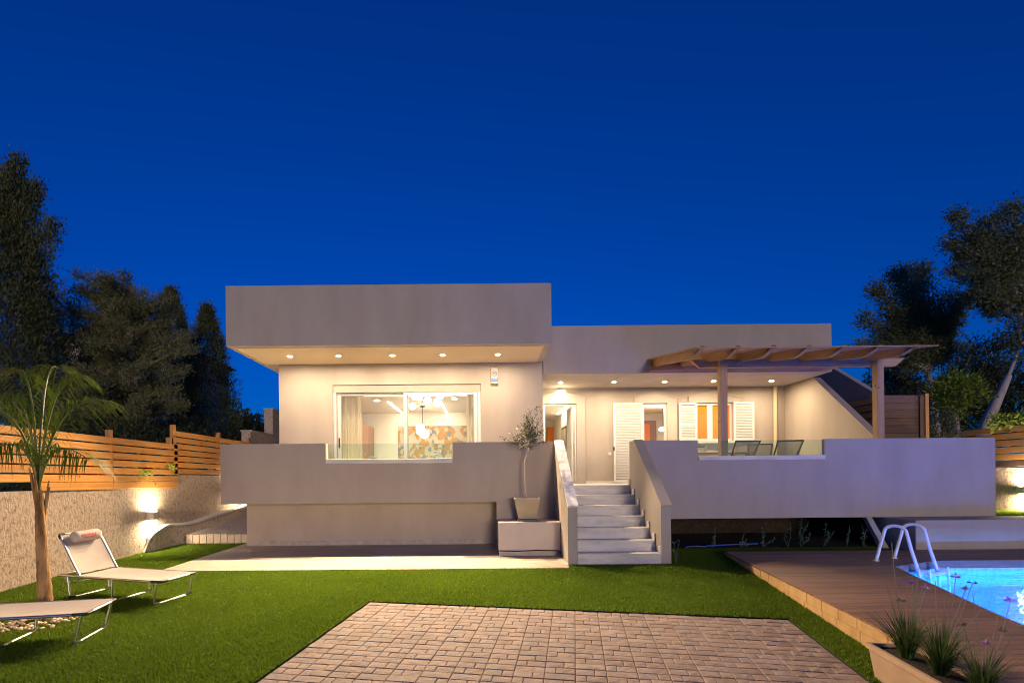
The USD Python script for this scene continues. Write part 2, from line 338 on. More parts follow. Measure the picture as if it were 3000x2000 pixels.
# ---- paving: stamped stone in columns
pave = T('paving', kind='structure')
part(pave, 'joint_bed', sheet(pave_poly.buffer(.02, join_style=2), lambda y: gz(y) - .045), m_joint)
rp = np.random.default_rng(5); stones = []
for c in range(NC):
    r = -int(rp.integers(0, 2)); k = int(rp.integers(0, 3))
    off = 0.0
    for r in range(NR):
        k = (k + 1) % 3
        if k == 0: cuts = [(0, 1)]
        elif k == 1: cuts = [(0, .62), (.62, 1)]
        else: cuts = [(0, .36), (.36, 1)]
        for a, b in cuts: stones.append((c * COLW + a * COLW, c * COLW + b * COLW, r * ROWH, r * ROWH + ROWH))
J = .002
def stone_mesh(a0, a1, b0, b1):
    lift = rp.uniform(-.003, .003); ti = rp.normal(0, .004, 2)
    def ring(ins, z):
        o = []
        for a, b in ((a0 + ins, b0 + ins), (a1 - ins, b0 + ins), (a1 - ins, b1 - ins), (a0 + ins, b1 - ins)):
            q = pv(a, b); o.append([q[0], q[1], gz(q[1]) - .012 + z + ti[0] * (a - a0) + ti[1] * (b - b0)])
        return o
    v = np.array(ring(J, -.03) + ring(J, lift - .004) + ring(J + .006, lift))
    q = pv((a0 + a1) / 2, (b0 + b1) / 2); v = np.vstack([v, [q[0], q[1], gz(q[1]) - .012 + lift + .003]])
    f = []
    for o in (0, 4):
        for i in range(4): j = (i + 1) % 4; f += [[o + i, o + j, o + 4 + j], [o + i, o + 4 + j, o + 4 + i]]
    f += [[8 + i, 8 + (i + 1) % 4, 12] for i in range(4)]
    return v, np.array(f)
stones.sort(key=lambda s: -((s[1] - s[0]) * (1.0 / max(pv(s[0], s[2])[1], 3.9)) ** 2 - (5 if pv(s[0], s[2])[1] < 4.2 else 0)))
rest = MB()
for i, s in enumerate(stones):
    if i < 300: part(pave, 'paving_stone', stone_mesh(*s), m_paver)
    else: rest.add(stone_mesh(*s))
part(pave, 'far_paving_stones', rest, m_paver, kind='stuff')
# ---- patio strip
patio = T('patio', kind='structure')
part(patio, 'slab', sheet(patio_poly, lambda y: gz(y) + .018), m_patio)
pk = MB(); skirt(patio_poly, lambda y: gz(y) + .018, .08, pk); part(patio, 'slab_edge', pk, m_patio)
dc = MB()
for u0, u1, v0, v1 in ((745, 845, 1640, 1649),):
    a = px(u0, v1, 9.43); b = px(u1, v0, 9.68)
    y0, y1 = 9.36, 9.72
    dc.add((np.array([[-4.2, y0, gz(y0) + .022], [-3.62, y0, gz(y0) + .022], [-3.62, y1, gz(y1) + .022], [-4.2, y1, gz(y1) + .022]]), np.array([[0, 1, 2, 3]])))
part(patio, 'drain_cover', dc, m_skirt)
# ---- deck
deck = T('deck', kind='structure')
by = 9.68; i = 0
dk = deck_poly.difference(pool_poly.buffer(.035, join_style=2))
while by > 3.2:
    b = sbox(2, by - .112, 14.2, by).intersection(dk)
    for g in getattr(b, 'geoms', [b]):
        if g.area > .002: part(deck, 'deck_board', ext(g, DZ - .025, DZ - RNG.uniform(0, .002), 'xy'), m_deck)
    by -= .118; i += 1
part(deck, 'under_deck', sheet(dk.buffer(-.03), DZ - .03), m_soil)
pe = pool_poly.buffer(.035, join_style=2).difference(pool_poly)
part(deck, 'pool_edging', ext(pe, -.02, DZ + .004, 'xy'), m_deck)
# stone edging under the deck's left side, two courses
L0 = np.array([deck_x(9.68), 9.68]); dd = np.array([-.177, -1.0]); dd /= np.linalg.norm(dd); nn = np.array([dd[1], -dd[0]])
tt = 0.0; course = [(DZ - .13, DZ - .024), (DZ - .26, DZ - .134), (DZ - .42, DZ - .264)]
re = np.random.default_rng(9)
for ci, (z0, z1) in enumerate(course):
    t = -.13 * ci if ci else 0.0
    while t < 8.2:
        w = re.uniform(.32, .52); a, b = max(t, 0) + .006, t + w - .006; t += w
        if b < .05: continue
        p0, p1 = L0 + dd * a, L0 + dd * b; q = .004 * re.uniform(0, 1)
        if gz((p0[1] + p1[1]) / 2) > z1 - .005: continue
        V = []
        for z in (z0, z1):
            for p, o in ((p0, -.004 - q), (p1, -.004 - q), (p1, .08), (p0, .08)):
                s = p - nn * o * -1 if False else p + nn * (-o); V.append([s[0], s[1], z])
        V = np.array(V); F = np.array([[0, 1, 5], [0, 5, 4], [1, 2, 6], [1, 6, 5], [2, 3, 7], [2, 7, 6], [3, 0, 4], [3, 4, 7], [4, 5, 6], [4, 6, 7]])
        part(deck, 'edging_stone', (V, F), m_block)
# ---- pool
m_poolshell = M('pool_mosaic_painted_glow', {'g': ('geometry', {}), 'sx': ('separate_xyz', {}), 'zr': ('map_range', {'from_min': -.36, 'from_max': -.22, 'clamp': True}), 'v': ('voronoi_texture', {'scale': 22, 'metric': 'chebychev', 'randomness': .25}),  # paler band near the waterline paints lamp glow into the wall colour
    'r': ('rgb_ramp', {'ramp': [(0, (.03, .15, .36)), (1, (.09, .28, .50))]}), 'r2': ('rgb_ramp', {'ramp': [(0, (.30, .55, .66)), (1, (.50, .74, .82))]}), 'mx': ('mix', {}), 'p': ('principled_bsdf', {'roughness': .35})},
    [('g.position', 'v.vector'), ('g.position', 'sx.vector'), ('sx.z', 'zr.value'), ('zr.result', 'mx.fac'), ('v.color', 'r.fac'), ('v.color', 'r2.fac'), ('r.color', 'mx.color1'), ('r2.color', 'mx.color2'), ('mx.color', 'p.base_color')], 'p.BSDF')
pool = T('swimming_pool', 'in-ground swimming pool glowing bright blue, set into the wooden deck', 'swimming pool')
pw = MB(); skirt(pool_poly.buffer(.004), lambda y: np.full(len(y), DZ - .01), 1.55, pw)
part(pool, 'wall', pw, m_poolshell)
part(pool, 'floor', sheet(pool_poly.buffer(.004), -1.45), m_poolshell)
for (x, y, nx, ny, ln, mat) in ((5.62, 6.22, .92, -.39, .5, m_poollamp2), (8.0, 1.81, 0, 1, 1.2, m_poollamp), (10.4, 1.81, 0, 1, 1.2, m_poollamp)):
    n_ = np.array([nx, ny]) / math.hypot(nx, ny); t_ = np.array([n_[1], -n_[0]])
    def bar(a0, a1, c0, c1, z0, z1):   # a along the wall, c out from it
        v, f = cbox(a0, a1, c0, c1, z0, z1); v = np.array(v)
        return np.column_stack([np.array([x, y]) + v[:, :1] * t_ + v[:, 1:2] * n_, v[:, 2]]), f
    lp = part(pool, 'pool_lamp', MB().add(bar(-ln / 2 - .02, ln / 2 + .02, .006, .03, -.66, -.55)).add(bar(-ln / 2 - .02, ln / 2 + .02, .03, .24, -.575, -.56)), m_white)  # second plate is an added visor keeping direct lamp light off the balcony
    part(lp, 'lens', bar(-ln / 2, ln / 2, .031, .036, -.605, -.58), mat)
m_water = M('pool_water', {'g': ('geometry', {}), 'm': ('mapping', {'scale': (1.0, 2.6, 1)}), 'n': ('noise_texture', {'scale': 2.4, 'detail': 2, 'distortion': .8}),
    'u': ('bump', {'strength': .22, 'distance': .05}), 'f': ('fresnel', {'IOR': 1.33}), 't': ('transparent_bsdf', {'color': (.42, .78, .97)}), 'gl': ('glossy_bsdf', {'color': (1, 1, 1), 'roughness': .01}), 'x': ('mix_closure', {})},
    [('g.position', 'm.vector'), ('m.vector', 'n.vector'), ('n.fac', 'u.height'), ('u.normal', 'f.normal') if False else ('u.normal', 'gl.normal'), ('f.fac', 'x.fac'), ('t.BSDF', 'x.closure1'), ('gl.BSDF', 'x.closure2')], 'x.closure')
solo('water', sheet(pool_poly, -.07), m_water, kind='structure')
# ---- raised terrace at the right, its retaining wall and strip of grass
solo('raised_terrace', BX(8.19, 18, 9.72, 20, -.3, .655, c=.01), m_plaster, kind='structure')
tg = sbox(10.62, 10.6, 11.98, 16)
solo('terrace_lawn', sheet(tg, .665), m_turfbase, kind='structure')
solo('terrace_grass', blades(tg, lambda y: np.full(len(y), .665), (30000, 1), 8), m_blade, kind='stuff', label='small strip of bright green turf below the right boundary wall', cat='grass')
# soil bed under the right balcony
bed = sheet(sbox(3.25, 10.36, 8.19, 13), lambda y: .065 + .03 * (y - 10.36))
solo('planting_bed', bed, m_soil, kind='structure')

# ================================================================ house
H = T('house', 'white flat-roofed single-storey house with lit soffits and raised terraces', 'house', (0, 12, 0))
FL = 1.36
win = sbox(-3.57, FL, -.057, 3.77)
part(H, 'front_wall', ext(sbox(-4.84, .9, 1.407, 4.262).difference(win), 12.13, 12.38, 'xz'), m_plaster)
part(H, 'side_wall', BX(-4.84, -4.6, 12.38, 19, -.7, 4.262), m_plaster)
part(H, 'side_wall', BX(1.2, 1.407, 12.38, 19, -.7, 4.262), m_plaster)
part(H, 'rear_wall', BX(-4.6, 1.2, 18.8, 19, -.7, 4.262), m_plaster)
part(H, 'roof', BX(-5.27, 1.414, 10.5, 19.3, 4.273, 5.52, c=.008), m_plaster)
part(H, 'soffit', BX(-5.13, 1.27, 10.63, 12.128, 4.262, 4.272), m_soffit)
part(H, 'porch_roof', BX(1.424, 8.28, 12.15, 19, 3.985, 5.13, c=.008), m_plaster)
# floors and terrace
part(H, 'terrace_floor', BX(-5.24, 1.44, 10.662, 12.128, 1.16, FL), m_patio)
part(H, 'porch_floor', BX(1.46, 10.33, 10.79, 14.098, 1.16, FL), m_marble)
part(H, 'porch_floor', BX(3.26, 10.32, 10.662, 10.788, 1.16, FL - .004), m_marble)
nl = Polygon([(-5.40, 1.04), (.25, 1.04), (.25, -.2), (1.448, -.2), (1.448, 2.27), (-.64, 2.27), (-.64, 1.85), (-3.24, 1.85), (-3.24, 2.27), (-5.40, 2.27)])
part(H, 'balcony_wall', ext(nl, 10.5, 10.66, 'xz'), m_plaster_low)
part(H, 'balcony_wall', BX(-5.40, -5.24, 10.662, 12.6, 1.04, 2.27), m_plaster_low)
nr = Polygon([(3.245, .66), (10.49, .66), (10.49, 2.27), (6.99, 2.27), (6.99, 1.85), (4.39, 1.85), (4.39, 2.27), (3.245, 2.27)])
part(H, 'balcony_wall', ext(nr, 10.5, 10.66, 'xz'), m_plaster)
part(H, 'balcony_wall', BX(10.33, 10.49, 10.662, 13.2, .66, 2.27), m_plaster)
for x0, x1 in ((-3.24, -.64), (4.39, 6.99)):
    part(H, 'sill', BX(x0 + .003, x1 - .003, 10.47, 10.69, 1.851, 1.942, c=.006), m_marble)
    g = MB(); n = 1
    part(H, 'glass_balustrade', BX(x0 + .012, x1 - .012, 10.575, 10.587, 1.9425, 2.262), m_glass_rail)
part(H, 'rail_clamp', BX(6.955, 6.985, 10.56, 10.60, 1.943, 2.265), m_alu)
part(H, 'lower_wall', BX(-5.17, .25, 11.14, 11.3, -.2, 1.16), m_lowwall)
part(H, 'skirting', BX(-5.17, .248, 11.118, 11.138, -.1, .20), m_skirt)
part(H, 'balcony_underside', BX(-5.24, .25, 10.662, 11.138, 1.05, 1.158), m_plaster_low)
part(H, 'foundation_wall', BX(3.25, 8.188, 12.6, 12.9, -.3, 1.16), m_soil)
part(H, 'foundation_wall', BX(8.165, 8.186, 10.75, 12.59, -.3, .655), m_soil)  # dark sheet standing in for the shade of the open void
part(H, 'terrace_end_wall', ext([(14.1, .66), (14.1, 3.98), (12.87, 3.98), (10.9, 2.36), (10.67, 2.17), (10.67, .66)], 8.30, 8.48, 'yz'), m_plaster)
part(H, 'roof_stair_wall', ext([(16, .66), (16, 5.8), (13.66, 4.37), (12.3, 3.52), (12.3, .66)], 9.35, 9.50, 'yz'), m_plaster)
# porch back wall with openings
op = [sbox(1.66, FL, 2.557, 3.555), sbox(4.38, FL, 5.05, 3.55), sbox(5.85, 2.51, 6.85, 3.55)]
part(H, 'porch_wall', ext(sbox(1.41, FL - .2, 8.6, 3.984).difference(unary_union(op)), 14.1, 14.3, 'xz'), m_plaster)
def surround(x0, x1, zs, za, hole, z0):
    xm = (x0 + x1) / 2
    return ext(Polygon([(x0, z0), (x1, z0), (x1, zs), (xm, za), (x0, zs)]).difference(hole.buffer(.003, join_style=2)), 14.062, 14.099, 'xz').add(ext(Polygon([(x0, zs - .05), (x0, zs), (xm, za), (x1, zs), (x1, zs - .05), (xm, za - .05)]), 14.045, 14.0615, 'xz'))
part(H, 'door_surround', surround(1.43, 2.79, 3.74, 3.90, sbox(1.66, 1, 2.557, 3.555), FL), m_trim)
part(H, 'door_surround', surround(4.15, 5.32, 3.72, 3.89, sbox(4.38, 1, 5.05, 3.55), FL), m_trim)
part(H, 'window_surround', surround(5.64, 7.06, 3.72, 3.89, sbox(5.85, 2.51, 6.85, 3.55), 2.40), m_trim)
part(H, 'window_sill', BX(5.78, 6.92, 14.0, 14.06, 2.44, 2.50), m_marble)
part(H, 'downpipe', tube([(8.0, 14.03, FL), (8.0, 14.03, 3.98)], .05, 12), m_soffit, smooth=40)
part(H, 'skirting', BX(2.80, 4.14, 14.08, 14.098, FL, FL + .07), m_marble)
# louvred shutters
def shutter(x0, x1, z0, z1, y, midrail=None, handle=False):
    f = MB(); s = .055
    f.box(x0, x0 + s, y, y + .035, z0, z1, c=.004).box(x1 - s, x1, y, y + .035, z0, z1, c=.004)
    f.box(x0 + s, x1 - s, y, y + .035, z0, z0 + s, c=.004).box(x0 + s, x1 - s, y, y + .035, z1 - s, z1, c=.004)
    if midrail: f.box(x0 + s, x1 - s, y, y + .035, midrail - .03, midrail + .03, c=.004)
    p = part(H, 'shutter', f, m_white)
    l = MB(); z = z0 + s + .02
    while z < z1 - s - .02:
        v, fc = cbox(x0 + s, x1 - s, y + .004, y + .034, z, z + .012)
        v[:, 2] += (v[:, 1] - y - .018) * 1.0
        l.add((v, fc)); z += .043
    part(p, 'louvres', l, m_white, kind='stuff')
    part(p, 'shutter_back', BX(x0 + s, x1 - s, y + .036, y + .039, z0 + s, z1 - s), m_white)
    if handle: part(p, 'handle', BX(x0 - .02, x0 + .02, y - .04, y, 2.25, 2.36, c=.006), m_dark)
shutter(3.56, 4.365, FL + .02, 3.555, 14.02, handle=True)
shutter(5.365, 5.84, 2.50, 3.55, 14.02, midrail=2.95)
shutter(6.86, 7.42, 2.50, 3.56, 14.02)
part(H, 'light_switch', BX(3.43, 3.51, 14.085, 14.099, 2.13, 2.21, c=.004), m_white)
# porch window: inner orange shutters
f = MB(); f.box(5.853, 5.90, 14.12, 14.2, 2.513, 3.547).box(6.80, 6.847, 14.12, 14.2, 2.513, 3.547).box(5.90, 6.80, 14.12, 14.2, 3.49, 3.547).box(5.90, 6.80, 14.12, 14.2, 2.513, 2.56).box(6.17, 6.31, 14.11, 14.2, 2.56, 3.49)
pwn = part(H, 'porch_window', f, m_white)
for x0, x1 in ((5.902, 6.168), (6.312, 6.798)):
    part(pwn, 'inner_shutter', BX(x0, x1, 14.165, 14.19, 2.56, 3.49), m_orange)
    part(pwn, 'pane', BX(x0, x1, 14.150, 14.156, 2.56, 3.49), m_glass)
# porch glass door
f = MB(); f.box(4.383, 4.43, 14.12, 14.2, FL, 3.547).box(4.99, 5.047, 14.12, 14.2, FL, 3.547).box(4.43, 4.99, 14.12, 14.2, 3.43, 3.547)
pdo = part(H, 'porch_door', f, m_white)
part(pdo, 'pane', BX(4.431, 4.989, 14.150, 14.156, FL, 3.43), m_glass)
# entrance door: leaf open inwards
f = MB(); f.box(1.663, 1.70, 14.12, 14.2, FL, 3.55).box(2.515, 2.554, 14.12, 14.2, FL, 3.55).box(1.70, 2.515, 14.12, 14.2, 3.51, 3.55)
edo = part(H, 'entrance_door', f, m_white)
part(edo, 'leaf', BX(2.44, 2.485, 14.22, 15.08, FL + .01, 3.50, c=.004), m_white)
pm = MB()
for z0, z1 in ((1.55, 2.25), (2.4, 3.35)): pm.box(2.425, 2.44, 14.34, 14.96, z0, z1, c=.012)
part(edo, 'leaf_panel', pm, m_white)
part(edo, 'handle', BX(2.40, 2.425, 14.95, 15.0, 2.33, 2.42, c=.004), m_alu)
# rooms
part(H, 'living_room_floor', BX(-4.6, 1.2, 12.3, 18.8, 1.3, FL), m_patio)
part(H, 'living_room_ceiling', BX(-4.6, 1.2, 12.38, 18.8, 3.95, 4.0), m_room)
part(H, 'living_room_wall', BX(-4.598, -4.56, 12.38, 18.8, FL, 3.95), m_room)
part(H, 'living_room_wall', BX(1.16, 1.198, 12.38, 18.8, FL, 3.95), m_room)
part(H, 'living_room_wall', BX(-4.56, 1.16, 18.76, 18.798, FL, 3.95), m_room)
m_wallpaper = M('wallpaper', {'g': ('geometry', {}), 'm': ('mapping', {'scale': (1, 0, 1)}), 'd': ('noise_texture', {'scale': 3, 'detail': 2}), 'ad': ('vector_math', {'math_type': 'multiply_add', 'vector2': (.25, .25, .25)}),
    'v': ('voronoi_texture', {'scale': 8.5, 'randomness': .75}), 'hs': ('separate_color', {}), 'r': ('rgb_ramp', {'interpolate': False, 'ramp': [(0, (.46, .25, .08)), (.25, (.50, .43, .31)), (.5, (.24, .235, .23)), (.62, (.50, .45, .35)), (.82, (.44, .27, .10))]}),
    'p': ('principled_bsdf', {'roughness': .8})}, [('g.position', 'm.vector'), ('g.position', 'd.vector'), ('d.color', 'ad.vector1'), ('m.vector', 'ad.vector3'), ('ad.vector', 'v.vector'), ('v.color', 'hs.color'), ('hs.r', 'r.fac'), ('r.color', 'p.base_color')], 'p.BSDF')
part(H, 'wallpaper', BX(-3.14, 1.155, 18.745, 18.758, FL, 3.47), m_wallpaper)
part(H, 'hall_wall', BX(2.75, 2.85, 14.3, 20, FL, 3.8), m_room)
part(H, 'hall_wall', BX(1.41, 1.45, 14.3, 20, FL, 3.8), m_room)
part(H, 'hall_wall', BX(1.45, 2.75, 20, 20.1, FL, 3.8), m_room)
part(H, 'hall_ceiling', BX(1.45, 2.75, 14.3, 20, 3.76, 3.8), m_room)
part(H, 'hall_floor', BX(1.45, 2.75, 14.1, 20, 1.3, FL - .002), m_marble)
ho = part(H, 'hall_door', BX(2.28, 2.72, 19.95, 19.99, FL, 3.5), m_orange)
part(ho, 'door_opening', BX(2.34, 2.50, 19.93, 19.95, FL, 3.40), m_brownwood)
part(H, 'back_room_wall', BX(3.2, 8.1, 18, 18.1, FL, 3.8), m_room)
part(H, 'back_room_wall', BX(3.15, 3.2, 14.3, 18, FL, 3.8), m_room)
part(H, 'back_room_wall', BX(8.1, 8.15, 14.3, 18, FL, 3.8), m_room)
part(H, 'back_room_ceiling', BX(3.2, 8.1, 14.3, 18, 3.76, 3.8), m_room)
part(H, 'back_room_floor', BX(2.9, 8.1, 14.1, 18, 1.3, FL - .002), m_brownwood)
bd = part(H, 'back_room_door', BX(5.45, 6.05, 17.94, 17.99, FL, 3.5), m_brownwood)
part(bd, 'door_leaf', BX(5.52, 5.82, 17.90, 17.94, FL, 3.38), m_orange)
# sliding window
f = MB(); y0, y1 = 12.17, 12.28
f.box(-3.567, -3.50, y0, y1, FL, 3.59).box(-.13, -.06, y0, y1, FL, 3.59)
sw = part(H, 'sliding_window', f, m_white)
part(sw, 'shutter_box', BX(-3.567, -.06, y0 - .005, y1, 3.592, 3.767), m_plaster_low)
def sash(x0, x1, y, zt):
    s = .085; g = MB()
    g.box(x0, x0 + s, y, y + .05, FL + .02, zt, c=.006).box(x1 - s, x1, y, y + .05, FL + .02, zt, c=.006).box(x0 + s, x1 - s, y, y + .05, zt - .06, zt, c=.006).box(x0 + s, x1 - s, y, y + .05, FL + .02, FL + .12, c=.006)
    q = part(sw, 'sash', g, m_white)
    part(sw, 'pane', BX(x0 + s, x1 - s, y + .02, y + .027, FL + .12, zt - .06), m_glass)
sash(-3.49, -1.80, 12.23, 3.585); sash(-1.90, -.14, 12.175, 3.585)
part(sw, 'handle', BX(-3.46, -3.43, 12.205, 12.23, 2.28, 2.52, c=.004), m_dark)
# recessed downlights
def downlight(x, y, z, mat):
    r = MB(); n = 24; a = np.arange(n) * 2 * np.pi / n
    ri, ro = .044, .062
    v = np.concatenate([np.column_stack([x + R * np.cos(a), y + R * np.sin(a), np.full(n, Z)]) for R, Z in ((ri, z), (ri + .004, z - .008), (ro - .004, z - .008), (ro, z))])
    k = np.arange(n); j = (k + 1) % n; f = np.vstack([np.stack([k + o * n, j + o * n, j + (o + 1) * n, k + (o + 1) * n], 1) for o in range(3)])
    d = part(H, 'downlight', (v, f), m_white)
    part(d, 'lens', (np.vstack([np.column_stack([x + .044 * np.cos(a), y + .044 * np.sin(a), np.full(n, z - .004)]), [[x, y, z - .004]]]), np.stack([j, k, np.full(n, n)], 1)), mat)
def beam(name, x, y, z, to, power, angle=46.0, soft=.35, r=.035):
    # the lamp's own beam, a gimballed spot aimed out over the garden
    l = UsdLux.SphereLight.Define(stage, '/World/' + free('/World', name))
    l.CreateRadiusAttr(r); l.CreateNormalizeAttr(True); l.CreateIntensityAttr(power); l.CreateColorAttr(Gf.Vec3f(1.0, .72, .42))
    sh = UsdLux.ShapingAPI.Apply(l.GetPrim()); sh.CreateShapingConeAngleAttr(angle); sh.CreateShapingConeSoftnessAttr(soft)
    d = np.array([to[0] - x, to[1] - y, to[2] - z], float)
    m = Gf.Matrix4d(); m.SetRotate(Gf.Rotation(Gf.Vec3d(0, 0, -1), Gf.Vec3d(*map(float, d)))); m.SetTranslateOnly(Gf.Vec3d(x, y, z)); l.AddTransformOp().Set(m)
for x in (-4.27, -3.20, -2.0, -.89, .33):
    downlight(x, 11.33, 4.262, m_spot); beam('downlight_beam', x, 11.31, 4.215, (x, 6.9, 0), BEAM)
for x in (2.0, 3.38, 4.69, 5.96, 7.45):
    downlight(x, 13.23, 3.985, m_spot2)

# ================================================================ staircase
S = T('staircase', 'seven white marble steps between sloping parapets up to the porch', 'staircase', (2.35, 8.9, 0))
RI, TR, NS = FL / 7, .31, 7
for k in range(NS):
    y = 8.9 + TR * k; z = RI * (k + 1)
    d = TR if k < NS - 1 else .06
    part(S, 'tread', BX(1.622, 3.068, y - .02, y + d - .003, z - .03, z, c=.004), m_marble)
    part(S, 'riser', BX(1.622, 3.068, y, y + d - .004, -.25, z - .031), m_marble)
    part(S, 'stepped_skirting', BX(3.045, 3.069, y - .03, y + .085, z + .001, z + .12, c=.003), m_marble)
prof = [(8.9, -.25), (8.9, 1.01), (10.498, 2.268), (10.498, -.25)]
part(S, 'parapet', ext(prof, 1.45, 1.62, 'yz'), m_plaster)
part(S, 'parapet', ext([(8.9, -.25), (8.9, 1.01), (10.498, 2.268), (10.80, 2.268), (10.80, -.25)], 3.07, 3.243, 'yz'), m_plaster)
def cap(x0, x1, mat):
    d = np.array([1.598, 1.258]); d /= np.linalg.norm(d); n = np.array([-d[1], d[0]])
    a = np.array([8.88, 1.0]) + n * .012; b = np.array([10.49, 2.262]) + n * .006
    q = [a, b, b + n * .03, a + n * .03]
    part(S, 'coping', ext([tuple(t) for t in q], x0 - .008, x1 + .008, 'yz'), mat)
cap(1.45, 1.62, m_marble2); cap(3.07, 3.243, m_plaster)
# plinth with an irrigation pipe
pl = T('plinth', 'low rendered white plinth beside the stairs, carrying the potted olive', 'plinth', (.86, 10.1, 0))
part(pl, 'block', BX(.27, 1.447, 9.72, 10.498, .14, .69, c=.012), m_plinth)
part(pl, 'base', BX(.275, 1.446, 9.735, 10.498, -.05, .138), m_skirt)
part(pl, 'irrigation_pipe', tube([(.24, 9.705, .15), (.6, 9.705, .14), (1.0, 9.705, .155), (1.4, 9.70, .145), (1.44, 9.70, .10)], .011, 6), m_dark)

# ================================================================ pergola
G = T('pergola', 'timber pergola with curved rafter ends over the right terrace', 'pergola', (6.5, 10.65, 0))
for x, z0 in ((4.915, 1.943), (8.16, FL)):
    part(G, 'post', BX(x, x + .145, 10.60, 10.745, z0, 3.975, c=.006), m_perg_z)
part(G, 'beam', ext([(4.42, 3.97), (4.60, 3.805), (8.72, 3.805), (8.92, 3.97)], 10.605, 10.70, 'xz') if False else ext([(4.36, 3.97), (4.56, 3.80), (8.66, 3.80), (8.86, 3.97)], 10.748, 10.83, 'xz'), m_perg_x)
YF, YB = 9.36, 12.10
def rz(y): return 3.885 + (y - YF) * .155
rx = [4.05 + .657 * k for k in range(7)]
for x in rx:
    n = [(YB, rz(YB) - .02), (YB, rz(YB) - .18), (10.0, rz(10.0) - .18)]
    for t in np.linspace(0, 1, 7):
        n.append((10.0 - .58 * t, rz(10.0) - .18 - .045 * t + .165 * t ** 2.2 - .06 * t * (1 - t)))
    n.append((YF + .06, rz(YF + .06) - .02))
    part(G, 'rafter', ext(n, x - .036, x + .036, 'yz'), m_perg_y)
part(G, 'ledger', BX(3.93, 8.26, 12.06, 12.147, 4.03, 4.15, c=.004), m_perg_x)
yy = YF; k = 0
while yy < YB - .05:
    w = .135; a, b = yy, yy + w
    v, fc = cbox(3.90, 8.34, a, b, 0, .018, c=.003)
    v[:, 2] += rz(v[:, 1]) - .018
    part(G, 'roof_board', (v, fc), m_perg_x); yy += w + .012

# ================================================================ boundary walls and fences
W = T('garden_wall', 'rough beige stucco boundary wall stepping up along the left of the lawn', 'wall', (-7.12, 9, 0))
part(W, 'wall_face', ext([(1.5, -.9), (1.5, 1.39), (11.72, 1.39), (11.72, 1.67), (15.4, 1.67), (15.4, 3.0), (17, 3.0), (17, 3.87), (21, 3.87), (21, -.9)], -7.28, -7.0, 'yz'), m_stucco)
part(W, 'coping', BX(-7.31, -6.97, 15.38, 17, 3.0, 3.05), m_plaster_low)
part(W, 'coping', BX(-7.31, -6.97, 16.98, 21, 3.87, 3.92), m_plaster_low)
F = T('fence', 'long lower cedar slat fence on the left stucco wall, behind the palm', 'fence', (-6.98, 7, 1.39))
ys = [2.4, 4.85, 7.25, 9.62, 11.66]
for k in range(7):
    z0 = 1.385 + k * .142
    for a, b in zip(ys[:-1], ys[1:]):
        a_ = a
        if k == 0:
            if b < 8: continue
            if a < 8: a_ = 8.05
        part(F, 'slat', BX(-6.992, -6.966, a_ + .002, b - .002, z0, z0 + (.136 if k == 0 else .118), c=.004), m_cedar_y)
for y in (4.85, 7.25, 9.62, 11.45): part(F, 'post', BX(-7.085, -6.995, y - .045, y + .045, 1.395, 2.50, c=.004), m_cedar_z)
F2 = T('fence', 'short higher cedar slat fence on the left wall, running behind the terrace', 'fence', (-6.98, 13.5, 1.67))
for k in range(7):
    z0 = 1.69 + k * .142
    for a, b in ((11.52, 13.58), (13.58, 15.36)):
        part(F2, 'slat', BX(-6.992, -6.966, a + .002, b - .002, z0, z0 + .118, c=.004), m_cedar_y)
for y in (11.60, 13.58, 15.28): part(F2, 'post', BX(-7.085, -6.995, y - .045, y + .045, 1.672, 2.80, c=.004), m_cedar_z)
W2 = T('garden_wall', 'rough stucco boundary wall under the right fence, beyond the terrace', 'wall', (12.12, 13, .6))
part(W2, 'wall_face', BX(12.0, 12.3, 8, 19, -.3, 1.66), m_stucco)
F3 = T('fence', 'cedar slat fence along the right boundary, end hidden by the terrace wall', 'fence', (11.98, 13, 1.66))
for k in range(6):
    z0 = 1.68 + k * .158
    for a, b in ((8.6, 10.9), (10.9, 13.2), (13.2, 15.4)):
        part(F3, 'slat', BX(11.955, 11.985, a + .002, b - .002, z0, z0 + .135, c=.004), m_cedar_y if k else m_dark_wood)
for y in (8.7, 10.9, 13.2, 15.3): part(F3, 'post', BX(11.99, 12.08, y - .045, y + .045, 1.662, 2.58, c=.004), m_cedar_z)
F4 = T('fence', 'tall dark wooden screen panel right of the pergola post', 'fence', (9.85, 12, .66))
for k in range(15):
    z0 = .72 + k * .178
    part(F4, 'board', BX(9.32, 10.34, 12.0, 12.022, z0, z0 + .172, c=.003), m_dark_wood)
part(F4, 'post', BX(10.345, 10.43, 11.98, 12.06, .66, 3.42, c=.004), m_cedar_z)
part(F4, 'post', BX(10.20, 10.25, 11.96, 11.998, .66, 3.37, c=.004), m_dark_wood)
part(F4, 'post', BX(9.225, 9.315, 11.98, 12.06, .66, 3.42, c=.004), m_cedar_z)
F5 = T('fence', 'short run of pale cedar slats glimpsed between pergola post and sloping wall', 'fence', (9.2, 12.6, .66))
for k in range(16):
    z0 = .70 + k * .168
    part(F5, 'slat', BX(9.19, 9.215, 12.07, 13.4, z0, z0 + .125, c=.004), m_cedar_y)

